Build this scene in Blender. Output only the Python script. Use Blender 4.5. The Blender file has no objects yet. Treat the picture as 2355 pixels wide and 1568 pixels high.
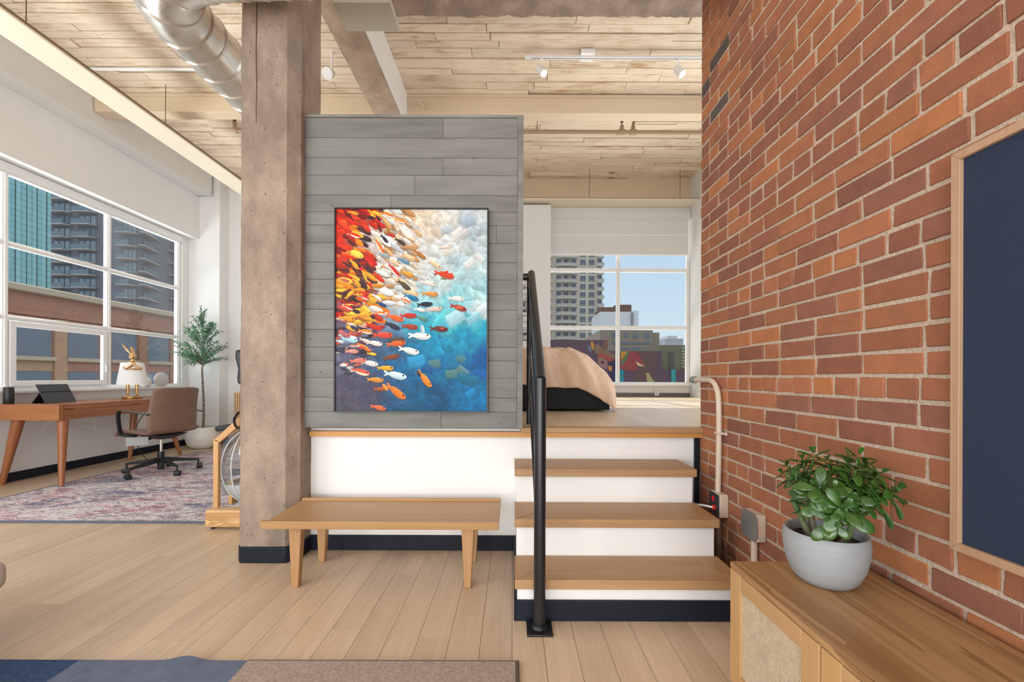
import bpy, math, random
import numpy as np
from mathutils import Vector, Matrix, Euler, noise as mnoise

random.seed(7)
R = math.radians
sc = bpy.context.scene
col = sc.collection

# ------------------------------------------------------------------ camera, sky, sun, exposure
cam_d = bpy.data.cameras.new('camera')
cam_d.sensor_width = 36.0
cam_d.lens = 970 / 2355 * 36
cam_d.shift_x = -2.5 / 2355
cam_d.shift_y = 82 / 2355
cam_d.clip_start = 0.02
cam_d.clip_end = 1000
cam = bpy.data.objects.new('camera', cam_d)
cam.location = (0, 0, 1.05)
cam.rotation_euler = Euler((R(90), R(-0.22), 0), 'XYZ')
col.objects.link(cam)
sc.camera = cam

sc.view_settings.view_transform = 'Standard'
sc.view_settings.look = 'None'
sc.view_settings.gamma = 1.0
sc.view_settings.use_curve_mapping = False
sc.view_settings.exposure = -0.06

w = bpy.data.worlds.new('sky')
sc.world = w
w.use_nodes = True
wn = w.node_tree
wn.nodes.clear()
o_ = wn.nodes.new('ShaderNodeOutputWorld')
bg = wn.nodes.new('ShaderNodeBackground')
tc = wn.nodes.new('ShaderNodeTexCoord')
sp = wn.nodes.new('ShaderNodeSeparateXYZ')
rp = wn.nodes.new('ShaderNodeValToRGB')
wn.links.new(tc.outputs['Generated'], sp.inputs[0])
wn.links.new(sp.outputs['Z'], rp.inputs[0])
wn.links.new(rp.outputs[0], bg.inputs[0])
wn.links.new(bg.outputs[0], o_.inputs[0])
rp.color_ramp.elements[0].position = 0.0
rp.color_ramp.elements[0].color = (0.76, 0.86, 0.96, 1)
rp.color_ramp.elements[1].position = 1.0
rp.color_ramp.elements[1].color = (0.95, 0.97, 1.0, 1)
e = rp.color_ramp.elements.new(0.03); e.color = (0.78, 0.88, 0.97, 1)
e = rp.color_ramp.elements.new(0.30); e.color = (0.56, 0.74, 0.96, 1)
e = rp.color_ramp.elements.new(0.6); e.color = (0.9, 0.94, 1.0, 1)
bg.inputs[1].default_value = 1.0
mr = wn.nodes.new('ShaderNodeMapRange')      # a bright zenith, as under high thin cloud
mr.inputs['From Min'].default_value = 0.35; mr.inputs['From Max'].default_value = 0.9
mr.inputs['To Min'].default_value = 1.0; mr.inputs['To Max'].default_value = 2.2
wn.links.new(sp.outputs['Z'], mr.inputs['Value']); wn.links.new(mr.outputs[0], bg.inputs[1])


def light(name, kind, loc, aim, energy, color=(1, 1, 1), size=1, size_y=1, angle=0.1):
    d = bpy.data.lights.new(name, kind)
    d.energy = energy
    d.color = color
    if kind == 'AREA':
        d.shape = 'RECTANGLE'
        d.size = size
        d.size_y = size_y
    if kind == 'SUN':
        d.angle = angle
    o = bpy.data.objects.new(name, d)
    o.location = loc
    o.rotation_euler = (Vector(aim) - Vector(loc)).to_track_quat('-Z', 'Y').to_euler()
    col.objects.link(o)
    return o


light('sun', 'SUN', (0, 0, 20), (0.08 * 20, -0.72 * 20, 20 - 0.68 * 20), 5.0, (1.0, 0.95, 0.88), angle=0.03)
light('added_fill_behind', 'AREA', (-1.2, -4.2, 2.4), (-0.9, 3.0, 1.8), 165, (1.0, 0.97, 0.93), 7.0, 4.2)  # added area lamp behind the camera, brightens the whole room
light('added_fill_left', 'AREA', (-4.8, -0.6, 2.1), (0.0, 2.6, 0.6), 150, (0.94, 0.97, 1.0), 3.0, 2.2)  # added area lamp before the blank near end of the left wall
light('added_fill_bedroom', 'AREA', (5.2, 4.6, 1.9), (0.5, 4.6, 3.0), 110, (1.0, 0.97, 0.93), 2.6, 2.0)  # added unseen lamp beside the bedroom, fills it from the right
light('added_upfill_rear', 'AREA', (0.8, 9.5, -1.2), (0.8, 4.6, 4.0), 420, (1.0, 0.96, 0.9), 6.0, 2.5)  # added lamp outside, below the bedroom sill, brightens the ceiling from below
light('added_upfill_left', 'AREA', (-8.6, 4.2, -1.6), (-3.2, 4.2, 4.0), 760, (1.0, 0.985, 0.97), 6.0, 2.5)  # added lamp outside, under the office windows, aimed up to lift the ceiling
light('added_upfill_behind', 'AREA', (-0.8, -2.2, 0.6), (-0.6, 4.2, 4.1), 150, (1.0, 0.96, 0.9), 5.0, 1.6)  # added low lamp behind the camera, aimed up at the ceiling boards


# ------------------------------------------------------------------ mesh helpers
class MB:
    def __init__(s):
        s.v = []; s.f = []; s.c = []; s.hascol = False

    def add(s, vs, fs, c=None):
        k = len(s.v)
        s.v += [tuple(p) for p in vs]
        s.f += [[i + k for i in f] for f in fs]
        if c is not None:
            s.hascol = True
        s.c += [c or (1, 1, 1)] * len(fs)

    def box(s, x0, y0, z0, x1, y1, z1, c=None, j=0.0):
        if x0 > x1: x0, x1 = x1, x0
        if y0 > y1: y0, y1 = y1, y0
        if z0 > z1: z0, z1 = z1, z0
        vs = [(x, y, z) for x in (x0, x1) for y in (y0, y1) for z in (z0, z1)]
        if j:
            vs = [(x + random.uniform(-j, j), y + random.uniform(-j, j), z + random.uniform(-j, j)) for x, y, z in vs]
        s.add(vs, [(0, 1, 3, 2), (4, 6, 7, 5), (0, 4, 5, 1), (2, 3, 7, 6), (0, 2, 6, 4), (1, 5, 7, 3)], c)
        return s

    def hexa(s, b, t, c=None):
        """four bottom points and four top points, same order counter-clockwise seen from above"""
        s.add(list(b) + list(t), [(3, 2, 1, 0), (4, 5, 6, 7), (0, 1, 5, 4), (1, 2, 6, 5), (2, 3, 7, 6), (3, 0, 4, 7)], c)
        return s

    def prism(s, poly, axis, a, b, c=None):
        """poly of 2-D points extruded along axis ('x','y','z') from a to b"""
        def P(u, v, t):
            return {'x': (t, u, v), 'y': (u, t, v), 'z': (u, v, t)}[axis]
        n = len(poly)
        vs = [P(u, v, a) for u, v in poly] + [P(u, v, b) for u, v in poly]
        fs = [tuple(range(n))[::-1], tuple(range(n, 2 * n))] + [(i, (i + 1) % n, n + (i + 1) % n, n + i) for i in range(n)]
        s.add(vs, fs, c)
        return s

    def tube(s, pts, r, n=12, c=None, caps=True, flat=1.0, up=None):
        pts = [Vector(p) for p in pts]
        m = len(pts)
        rs = list(r) if isinstance(r, (list, tuple, np.ndarray)) else [r] * m
        T = []
        for i in range(m):
            a = pts[max(i - 1, 0)]; b = pts[min(i + 1, m - 1)]
            T.append((b - a).normalized())
        u = Vector(up) if up else (Vector((0, 0, 1)) if abs(T[0].z) < 0.9 else Vector((1, 0, 0)))
        u = (u - T[0] * u.dot(T[0])).normalized()
        vs = []
        for i in range(m):
            u = (u - T[i] * u.dot(T[i])).normalized()
            v = T[i].cross(u)
            for k in range(n):
                a = 2 * math.pi * k / n + (math.pi / 4 if n == 4 else 0)
                vs.append(pts[i] + u * math.cos(a) * rs[i] * flat + v * math.sin(a) * rs[i])
        fs = [(i * n + k, i * n + (k + 1) % n, (i + 1) * n + (k + 1) % n, (i + 1) * n + k) for i in range(m - 1) for k in range(n)]
        if caps:
            fs += [tuple(range(n))[::-1], tuple(range((m - 1) * n, m * n))]
        s.add(vs, fs, c)
        return s

    def lathe(s, prof, cx=0, cy=0, n=32, c=None, caps=True, sx=1, sy=1):
        m = len(prof)
        vs = [(cx + r * sx * math.cos(2 * math.pi * k / n), cy + r * sy * math.sin(2 * math.pi * k / n), z) for r, z in prof for k in range(n)]
        fs = [(i * n + k, i * n + (k + 1) % n, (i + 1) * n + (k + 1) % n, (i + 1) * n + k) for i in range(m - 1) for k in range(n)]
        if caps:
            fs += [tuple(range(n))[::-1], tuple(range((m - 1) * n, m * n))]
        s.add(vs, fs, c)
        return s

    def ell(s, ce, rx, ry, rz, n=16, M=None, c=None):
        ce = Vector(ce)
        m = n // 2
        vs = []
        for i in range(m + 1):
            t = math.pi * (i + 0.0) / m
            rr = max(math.sin(t), 1e-3)
            for k in range(n):
                a = 2 * math.pi * k / n
                p = Vector((rx * rr * math.cos(a), ry * rr * math.sin(a), -rz * math.cos(t)))
                if M: p = M @ p
                vs.append(ce + p)
        fs = [(i * n + k, i * n + (k + 1) % n, (i + 1) * n + (k + 1) % n, (i + 1) * n + k) for i in range(m) for k in range(n)]
        fs += [tuple(range(n))[::-1], tuple(range(m * n, (m + 1) * n))]
        s.add(vs, fs, c)
        return s

    def grid(s, fn, nu, nv, c=None, closed_u=False):
        vs = [fn(i / nu, j / nv) for j in range(nv + 1) for i in range(nu + (0 if closed_u else 1))]
        w_ = nu if closed_u else nu + 1
        fs = []
        for j in range(nv):
            for i in range(nu):
                i2 = (i + 1) % w_
                fs.append((j * w_ + i, j * w_ + i2, (j + 1) * w_ + i2, (j + 1) * w_ + i))
        s.add(vs, fs, c)
        return s


ORG = {}


def root(name, loc, label, cat, group=None):
    o = bpy.data.objects.new(name, None)
    o.empty_display_size = 0.1
    o.location = loc
    col.objects.link(o)
    ORG[o.name] = Vector(loc)
    return tag(o, label, cat, group)


def tag(o, label=None, cat=None, group=None, kind=None):
    if label: o['label'] = label
    if cat: o['category'] = cat
    if group: o['group'] = group
    if kind: o['kind'] = kind
    return o


def obj(name, mb, mat, parent=None, bevel=0, seg=2, smooth=40, sub=0, solid=0, remesh=0, org=None, label=None):
    base = ORG[parent.name] if parent else Vector(org or (0, 0, 0))
    me = bpy.data.meshes.new(name)
    me.from_pydata([(x - base.x, y - base.y, z - base.z) for x, y, z in mb.v], [], mb.f)
    me.update()
    if mb.hascol:
        at = me.color_attributes.new('Col', 'FLOAT_COLOR', 'CORNER')
        n = np.array([len(f) for f in mb.f])
        ca = np.ones((n.sum(), 4), dtype=np.float32)
        ca[:, :3] = np.repeat(np.array(mb.c, dtype=np.float32), n, axis=0)
        at.data.foreach_set('color', ca.ravel())
    if smooth:
        me.polygons.foreach_set('use_smooth', [True] * len(me.polygons))
        me.set_sharp_from_angle(angle=R(smooth))
    me.materials.append(mat)
    o = bpy.data.objects.new(name, me)
    col.objects.link(o)
    if parent:
        o.parent = parent
    else:
        o.location = base
    ORG[o.name] = base
    if bevel:
        b = o.modifiers.new('bevel', 'BEVEL'); b.width = bevel; b.segments = seg; b.limit_method = 'ANGLE'; b.angle_limit = R(35)
    if solid:
        b = o.modifiers.new('solid', 'SOLIDIFY'); b.thickness = abs(solid); b.offset = 0
    if remesh:
        b = o.modifiers.new('remesh', 'REMESH'); b.mode = 'VOXEL'; b.voxel_size = remesh; b.use_smooth_shade = True
    if sub:
        b = o.modifiers.new('sub', 'SUBSURF'); b.levels = sub; b.render_levels = sub
    if label: o['label'] = label
    return o


def struct(name, mb, mat, **k):
    return tag(obj(name, mb, mat, **k), kind='structure')


def bez(pts, n=8):
    """Catmull-Rom through pts"""
    P = [Vector(p) for p in pts]
    P = [P[0] * 2 - P[1]] + P + [P[-1] * 2 - P[-2]]
    out = []
    for i in range(1, len(P) - 2):
        for k in range(n):
            t = k / n
            out.append(0.5 * ((2 * P[i]) + (-P[i - 1] + P[i + 1]) * t + (2 * P[i - 1] - 5 * P[i] + 4 * P[i + 1] - P[i + 2]) * t * t + (-P[i - 1] + 3 * P[i] - 3 * P[i + 1] + P[i + 2]) * t ** 3))
    out.append(P[-2])
    return out


# ------------------------------------------------------------------ material helpers
def lin(r, g, b):
    f = lambda c: ((c / 255 + 0.055) / 1.055) ** 2.4 if c > 10 else c / 255 / 12.92
    return (f(r), f(g), f(b))


class Mat:
    def __init__(s, name, c=(0.8, 0.8, 0.8), rough=0.5, metal=0.0, spec=0.5):
        s.m = bpy.data.materials.new(name)
        s.m.use_nodes = True
        s.nt = s.m.node_tree
        s.b = s.nt.nodes['Principled BSDF']
        s.b.inputs['Base Color'].default_value = (*c[:3], 1)
        s.b.inputs['Roughness'].default_value = rough
        s.b.inputs['Metallic'].default_value = metal
        s.b.inputs['Specular IOR Level'].default_value = spec
        s.x = 0

    def n(s, t, **k):
        nd = s.nt.nodes.new('ShaderNode' + t)
        for a, v in k.items(): setattr(nd, a, v)
        return nd

    def put(s, sock, v):
        if hasattr(v, 'is_output') or isinstance(v, bpy.types.NodeSocket):
            s.nt.links.new(v, sock)
        else:
            if isinstance(v, tuple) and len(v) == 3 and sock.type == 'RGBA': v = (*v, 1)
            sock.default_value = v

    def co(s, scale=(1, 1, 1), rot=(0, 0, 0), loc=(0, 0, 0)):
        t = s.n('TexCoord'); m = s.n('Mapping')
        s.nt.links.new(t.outputs['Object'], m.inputs[0])
        m.inputs['Scale'].default_value = scale
        m.inputs['Rotation'].default_value = rot
        m.inputs['Location'].default_value = loc
        return m.outputs[0]

    def noi(s, vec, scale=5, detail=3, rough=0.5, dist=0.0, w=None):
        t = s.n('TexNoise')
        if w is not None:
            t.noise_dimensions = '4D'; s.put(t.inputs['W'], w)
        s.put(t.inputs['Vector'], vec)
        t.inputs['Scale'].default_value = scale; t.inputs['Detail'].default_value = detail
        t.inputs['Roughness'].default_value = rough; t.inputs['Distortion'].default_value = dist
        return t.outputs['Fac']

    def vor(s, vec, scale=5, feature='F1', out='Distance', rand=1.0):
        t = s.n('TexVoronoi'); t.feature = feature
        s.put(t.inputs['Vector'], vec); t.inputs['Scale'].default_value = scale
        t.inputs['Randomness'].default_value = rand
        return t.outputs[out]

    def wave(s, vec, scale, dist=0, detail=2, direction='X', prof='SIN'):
        t = s.n('TexWave'); t.bands_direction = direction; t.wave_profile = prof
        s.put(t.inputs['Vector'], vec); t.inputs['Scale'].default_value = scale
        t.inputs['Distortion'].default_value = dist; t.inputs['Detail'].default_value = detail
        return t.outputs['Fac']

    def ramp(s, fac, stops, interp='LINEAR'):
        t = s.n('ValToRGB'); s.put(t.inputs[0], fac)
        cr = t.color_ramp; cr.interpolation = interp
        while len(cr.elements) < len(stops): cr.elements.new(0.5)
        for e_, (p, c) in zip(cr.elements, stops):
            e_.position = p
            if not isinstance(c, tuple): c = (c, c, c)
            e_.color = (*c, 1)
        return t.outputs[0]

    def mix(s, fac, a, b, mode='MIX'):
        t = s.n('Mix'); t.data_type = 'RGBA'; t.blend_type = mode
        s.put(t.inputs[0], fac); s.put(t.inputs[6], a); s.put(t.inputs[7], b)
        return t.outputs[2]

    def math(s, op, a, b=0.0, c=None):
        t = s.n('Math'); t.operation = op
        s.put(t.inputs[0], a); s.put(t.inputs[1], b)
        if c is not None: s.put(t.inputs[2], c)
        return t.outputs[0]

    def attr(s):
        t = s.n('Attribute'); t.attribute_name = 'Col'
        return t.outputs['Color']

    def sep(s, c):
        t = s.n('SeparateColor'); s.put(t.inputs[0], c)
        return t.outputs

    def grey(s, f):
        t = s.n('CombineColor')
        for i in range(3): s.put(t.inputs[i], f)
        return t.outputs[0]

    def bump(s, h, strength=0.3, dist=0.01):
        t = s.n('Bump'); s.put(t.inputs['Height'], h)
        t.inputs['Strength'].default_value = strength; t.inputs['Distance'].default_value = dist
        s.nt.links.new(t.outputs[0], s.b.inputs['Normal'])

    def color(s, c): s.put(s.b.inputs['Base Color'], c)
    def rough(s, c): s.put(s.b.inputs['Roughness'], c)


def paint(name, c, rough=0.6, bumps=0.05):
    m = Mat(name, c, rough)
    n = m.noi(m.co(), 6, 4)
    m.color(m.mix(m.ramp(n, [(0.3, 0.0), (0.7, 1.0)]), tuple(x * 0.985 for x in c), tuple(min(1, x * 1.01) for x in c)))
    m.bump(m.noi(m.co(), 160, 2), bumps, 0.002)
    return m.m


def wood(name, light_, dark, axis='x', scale=1.0, rough=0.45, planks=False, contrast=1.0):
    m = Mat(name, light_, rough)
    k = {'x': (0.07, 1, 1), 'y': (1, 0.07, 1), 'z': (1, 1, 0.07)}[axis]
    vec = m.co(tuple(scale * a for a in k))
    seed = None; ch = None
    if planks:
        ch = m.sep(m.attr()); seed = m.math('MULTIPLY', ch[1], 53.0)
    n1 = m.noi(vec, 9, 3, 0.55, 1.2, w=seed)
    n1 = m.math('FRACT', m.math('MULTIPLY', n1, 5.0)) if contrast > 1.5 else n1
    n2 = m.noi(m.co(tuple(scale * a * (1 if a == 1 else 0.3) for a in k)), 90, 3, 0.6, 0.2, w=seed)
    n3 = m.noi(vec, 3, 2, 0.5, 0.4, w=seed)
    f = m.math('ADD', m.math('MULTIPLY', n1, 0.45), m.math('ADD', m.math('MULTIPLY', n2, 0.35), m.math('MULTIPLY', n3, 0.2)))
    c = m.ramp(f, [(0.30, dark), (0.66, light_)])
    if planks:
        c = m.mix(1.0, c, m.grey(ch[0]), 'MULTIPLY')
    m.color(c)
    m.bump(n2, 0.08, 0.002)
    return m.m


WHITE = paint('white_paint', (0.80, 0.80, 0.79), 0.55)
WHITE2 = paint('bright_white_trim', (0.84, 0.84, 0.84), 0.35, 0.0)
CREAM = paint('cream_paint', (0.78, 0.70, 0.56), 0.5)
CREAMSH = paint('shade_tan_cream', (0.70, 0.56, 0.39), 0.6)  # cream darkened to tan, shade put into the colour
NAVY = Mat('navy_rubber', (0.009, 0.012, 0.022), 0.5, spec=0.25).m
BLACK = Mat('black_metal', (0.010, 0.011, 0.014), 0.32).m
BLACKP = Mat('black_plastic', (0.012, 0.013, 0.016), 0.45).m
CHROME = Mat('chrome', (0.8, 0.8, 0.8), 0.12, 1.0).m
GOLD = Mat('brushed_gold', (0.72, 0.45, 0.20), 0.28, 1.0).m
DARKGAP = Mat('dark_gap', (0.10, 0.065, 0.04), 0.9).m

m = Mat('oak_floor', (0.6, 0.45, 0.3), 0.33)
ch = m.sep(m.attr()); seed = m.math('MULTIPLY', ch[1], 53.0)
n2 = m.noi(m.co((1, 0.05, 1)), 70, 4, 0.6, 0.3, w=seed)
n1 = m.noi(m.co((1, 0.1, 1)), 6, 3, 0.5, 1.0, w=seed)
f = m.math('ADD', m.math('MULTIPLY', n2, 0.5), m.math('MULTIPLY', n1, 0.5))
c = m.ramp(f, [(0.28, (0.52, 0.375, 0.245)), (0.62, (0.70, 0.545, 0.39))])
m.color(m.mix(1.0, c, m.grey(ch[0]), 'MULTIPLY'))
m.bump(n2, 0.05, 0.002)
FLOOR = m.m

m = Mat('ceiling_boards', (0.7, 0.6, 0.4), 0.7)
ch = m.sep(m.attr()); seed = m.math('MULTIPLY', ch[1], 53.0)
n1 = m.noi(m.co((0.5, 1.4, 1)), 5, 5, 0.6, 0.6, w=seed)
n2 = m.noi(m.co((0.08, 1, 1)), 60, 4, 0.65, 0.4, w=seed)
sw = m.wave(m.co((1, 0.35, 1), rot=(0, 0, 0.35)), 30, 2.0, 2)
st = m.ramp(m.math('ADD', m.math('MULTIPLY', n1, 0.6), m.math('MULTIPLY', n2, 0.5)), [(0.40, 1.0), (0.56, 0.0)])
base = m.mix(m.math('MULTIPLY', m.sep(st)[0], ch[2]), (0.90, 0.78, 0.62), (0.52, 0.32, 0.17))
base = m.mix(m.math('MULTIPLY', m.ramp(sw, [(0.55, 0.0), (0.95, 0.28)]), n1), base, (0.42, 0.25, 0.13))
kn = m.vor(m.co((0.45, 1.1, 1)), 2.3)
base = m.mix(m.ramp(kn, [(0.035, 0.8), (0.07, 0.0)]), base, (0.25, 0.13, 0.06))
m.color(m.mix(1.0, base, m.grey(ch[0]), 'MULTIPLY'))
m.bump(m.math('ADD', n2, m.math('MULTIPLY', sw, 0.3)), 0.35, 0.006)
CEIL = m.m


def concrete(name, a, b, pit=0.5):
    m = Mat(name, a, 0.9)
    n1 = m.noi(m.co((1, 1, 0.5)), 4, 5, 0.65)
    n2 = m.noi(m.co(), 60, 5, 0.7)
    v = m.vor(m.co((1, 1, 0.7)), 30)
    pits = m.ramp(v, [(0.05, 1.0), (0.13, 0.0)])
    pm = m.math('MULTIPLY', pits, m.ramp(m.noi(m.co(), 9, 2), [(0.46, 0.0), (0.52, 1.0)]))
    c = m.mix(m.ramp(n1, [(0.36, 0.0), (0.62, 1.0)]), tuple(x * 1.1 for x in a), tuple(x * 0.85 for x in b))
    sp_k = m.ramp(m.vor(m.co((1, 1, 0.9)), 95), [(0.10, 0.75), (0.2, 0.0)])
    c = m.mix(m.math('MULTIPLY', sp_k, m.ramp(m.noi(m.co(), 5, 3), [(0.42, 0.0), (0.55, 1.0)])), c, tuple(x * 0.35 for x in a))
    c = m.mix(m.ramp(n2, [(0.3, 0.35), (0.6, 0.0)]), c, tuple(x * 0.5 for x in a))
    c = m.mix(m.math('MULTIPLY', pm, 0.8), c, (0.06, 0.045, 0.035))
    m.color(c)
    m.bump(m.math('SUBTRACT', m.math('MULTIPLY', n2, 0.6), m.math('MULTIPLY', pm, pit)), 0.6, 0.012)
    return m.m


CONC = concrete('concrete_column', (0.37, 0.285, 0.22), (0.25, 0.195, 0.155), 0.8)
CONC2 = concrete('pale_concrete', (0.62, 0.49, 0.38), (0.52, 0.40, 0.30))

m = Mat('brick', (0.5, 0.2, 0.1), 0.85)
at = m.attr()
n1 = m.noi(m.co(), 14, 4, 0.6); n2 = m.noi(m.co(), 220, 3, 0.6)
n4 = m.noi(m.co((1, 1, 1)), 1.4, 2, 0.5)
c = m.mix(m.ramp(n1, [(0.42, 0.0), (0.75, 0.5)]), at, m.mix(1.0, at, (0.62, 0.62, 0.75), 'MULTIPLY'))
c = m.mix(m.ramp(m.vor(m.co(), 60), [(0.03, 0.5), (0.09, 0.0)]), c, (0.10, 0.05, 0.035))
m.color(c)
m.bump(m.math('ADD', m.math('MULTIPLY', n1, 0.4), n2), 0.5, 0.004)
BRICK = m.m

m = Mat('mortar', (0.5, 0.4, 0.3), 0.95)
n = m.noi(m.co(), 90, 5, 0.7)
m.color(m.ramp(n, [(0.3, (0.40, 0.31, 0.235)), (0.6, (0.66, 0.53, 0.42))]))
m.bump(n, 0.8, 0.01)
MORTAR = m.m

m = Mat('grey_planks', (0.3, 0.3, 0.3), 0.55)
ch = m.sep(m.attr()); seed = m.math('MULTIPLY', ch[1], 53.0)
n1 = m.noi(m.co((0.12, 1, 1)), 14, 5, 0.6, 0.4, w=seed); n3 = m.noi(m.co((0.5, 1, 1)), 4, 4, 0.6, w=seed)
f = m.math('ADD', m.math('MULTIPLY', n1, 0.6), m.math('MULTIPLY', n3, 0.4))
c = m.ramp(f, [(0.32, (0.105, 0.103, 0.094)), (0.5, (0.165, 0.165, 0.152)), (0.68, (0.215, 0.215, 0.20))])
c = m.mix(m.ramp(m.vor(m.co((0.7, 1, 1)), 9), [(0.03, 0.85), (0.06, 0.0)]), c, (0.04, 0.035, 0.03))
m.color(m.mix(1.0, c, m.grey(ch[0]), 'MULTIPLY'))
m.bump(n1, 0.12, 0.003)
GREYP = m.m

OAK = wood('oak_bench', (0.50, 0.305, 0.145), (0.36, 0.195, 0.078), 'x')
OAKZ = wood('oak_bench_legs', (0.46, 0.265, 0.12), (0.33, 0.17, 0.068), 'z')
TREAD = wood('oak_treads', (0.46, 0.285, 0.14), (0.33, 0.18, 0.078), 'x')
TREADY = wood('oak_tread_ends', (0.45, 0.275, 0.13), (0.33, 0.18, 0.078), 'y')
ORANGE = wood('orange_pine_strip', (0.60, 0.30, 0.085), (0.45, 0.20, 0.05), 'x')
CAB = wood('oak_console', (0.53, 0.325, 0.155), (0.40, 0.215, 0.088), 'y', contrast=1.0)
CABT = wood('oak_console_top', (0.44, 0.255, 0.115), (0.29, 0.145, 0.055), 'y', 0.8, contrast=2.0)
CABZ = wood('oak_console_upright', (0.56, 0.34, 0.15), (0.44, 0.24, 0.095), 'z')
WALNUT = wood('walnut_desk_top', (0.42, 0.17, 0.075), (0.24, 0.080, 0.030), 'y', rough=0.3)
WALNUTX = wood('walnut_end', (0.44, 0.185, 0.070), (0.27, 0.092, 0.030), 'x', rough=0.3)
WALNUTZ = wood('walnut_legs', (0.40, 0.15, 0.060), (0.26, 0.085, 0.030), 'z', rough=0.35)
ROWER = wood('ash_rower', (0.72, 0.46, 0.23), (0.50, 0.27, 0.11), 'x', 1.2, contrast=2.0)
ROWERZ = wood('ash_rower_upright', (0.66, 0.39, 0.18), (0.50, 0.27, 0.11), 'z')
FRAMEW = wood('pinkish_wood_frame', (0.50, 0.32, 0.20), (0.38, 0.23, 0.14), 'z')
SLAT = wood('pale_slats', (0.72, 0.52, 0.33), (0.58, 0.38, 0.21), 'z')


def leather(name, c):
    m = Mat(name, c, 0.42)
    v = m.vor(m.co(), 320)
    m.color(m.mix(m.noi(m.co(), 8, 3), tuple(x * 0.85 for x in c), tuple(x * 1.1 for x in c)))
    m.bump(v, 0.12, 0.002)
    return m.m


LEATHER = leather('brown_leather', (0.20, 0.115, 0.08))


def fabric(name, a, b, scale=300):
    m = Mat(name, a, 0.95, spec=0.2)
    n = m.noi(m.co(), scale, 2, 0.6)
    m.color(m.mix(m.ramp(n, [(0.35, 0.0), (0.65, 1.0)]), a, b))
    m.bump(n, 0.35, 0.003)
    return m.m


DUVET = fabric('peach_linen', (0.70, 0.50, 0.36), (0.76, 0.56, 0.42))
BEDBASE = fabric('charcoal_fabric', (0.022, 0.022, 0.024), (0.035, 0.035, 0.038))
BEIGEF = fabric('beige_upholstery', (0.42, 0.37, 0.31), (0.55, 0.49, 0.42))
BLIND = fabric('pale_blind', (0.70, 0.70, 0.70), (0.74, 0.74, 0.74))
NAVYF = fabric('navy_board_fabric', (0.022, 0.032, 0.060), (0.032, 0.045, 0.080), 500)

m = Mat('glass_pane', (1, 1, 1), 0.0)
m.nt.nodes.clear()
out = m.n('OutputMaterial'); tr = m.n('BsdfTransparent'); gl = m.n('BsdfGlossy'); mx = m.n('MixShader'); fr = m.n('Fresnel')
gl.inputs['Roughness'].default_value = 0.02
tr.inputs[0].default_value = (0.95, 0.975, 0.97, 1)
fr.inputs[0].default_value = 1.35
m.nt.links.new(m.math('MULTIPLY', fr.outputs[0], 0.16), mx.inputs[0]); m.nt.links.new(tr.outputs[0], mx.inputs[1]); m.nt.links.new(gl.outputs[0], mx.inputs[2])
m.nt.links.new(mx.outputs[0], out.inputs[0])
GLASS = m.m

m = Mat('clear_polycarbonate', (1, 1, 1), 0.0)
m.nt.nodes.clear()
out = m.n('OutputMaterial'); tr = m.n('BsdfTransparent'); gl = m.n('BsdfGlossy'); mx = m.n('MixShader'); fr = m.n('LayerWeight')
gl.inputs['Roughness'].default_value = 0.04
tr.inputs[0].default_value = (0.88, 0.90, 0.92, 1)
fr.inputs[0].default_value = 0.45
m.nt.links.new(m.math('ADD', m.math('MULTIPLY', fr.outputs[0], 0.25), 0.10), mx.inputs[0]); m.nt.links.new(tr.outputs[0], mx.inputs[1]); m.nt.links.new(gl.outputs[0], mx.inputs[2])
m.nt.links.new(mx.outputs[0], out.inputs[0])
POLY = m.m
m = Mat('water_white', (0.72, 0.76, 0.76), 0.15)
WATER = m.m
SHADE = Mat('white_shade', (0.86, 0.86, 0.85), 0.7).m
CERAM = Mat('white_ceramic', (0.84, 0.82, 0.79), 0.28).m
m = Mat('frosted_globe', (0.72, 0.70, 0.70), 0.35); m.b.inputs['Alpha'].default_value = 0.85
FROST = m.m

# ------------------------------------------------------------------ floor, platform, walls
CAMZ = 1.05
CZ = 4.12      # ceiling


def planks_y(mb, x0, x1, y0, y1, z, wd, gap, lo, hi, tlo, thick=0.012):
    x = x0
    while x < x1 - 0.01:
        xe = min(x + wd, x1)
        y = y0 - random.uniform(0, hi)
        while y < y1:
            ye = y + random.uniform(lo, hi)
            a, b = max(y, y0), min(ye, y1)
            if b - a > 0.01:
                mb.box(x + gap / 2, a + gap / 2, z - thick, xe - gap / 2, b - gap / 2, z, (random.uniform(tlo - 0.05, 1.03), random.random(), 0))
            y = ye
        x += wd


mb = MB()
planks_y(mb, -4.93, -1.25, -2.6, 6.60, 0, 0.125, 0.0014, 1.2, 2.2, 0.93)
planks_y(mb, -1.25, 1.18, -2.6, 2.56, 0, 0.125, 0.0016, 1.2, 2.2, 0.93)
fl = struct('floor', mb, FLOOR, smooth=0)
struct('trim_1', MB().box(-5.0, -2.6, -0.10, 1.4, 6.7, -0.0125), DARKGAP, smooth=0)

PZ = 0.747   # platform height
mb = MB()
planks_y(mb, -1.25, 2.75, 2.60, 6.52, PZ, 0.125, 0.0010, 1.2, 2.2, 0.95)
struct('floor_platform', mb, FLOOR, smooth=0)
mb = MB().box(-1.25, 2.555, 0, 1.16, 2.60, PZ - 0.014).box(-1.25, 2.60, 0, -1.17, 6.52, PZ - 0.014).box(-1.16, 2.60, PZ - 0.06, 2.75, 6.52, PZ - 0.0125)
struct('wall_platform', mb, WHITE, bevel=0.0)
mb = MB().box(-1.215, 2.515, PZ - 0.058, 1.135, 2.56, PZ - 0.026)
struct('trim_2', mb, ORANGE, bevel=0.002)
mb = MB().box(0.045, 2.505, PZ - 0.030, 1.135, 2.60, PZ)
struct('trim_3', mb, TREAD, bevel=0.004)

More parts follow.
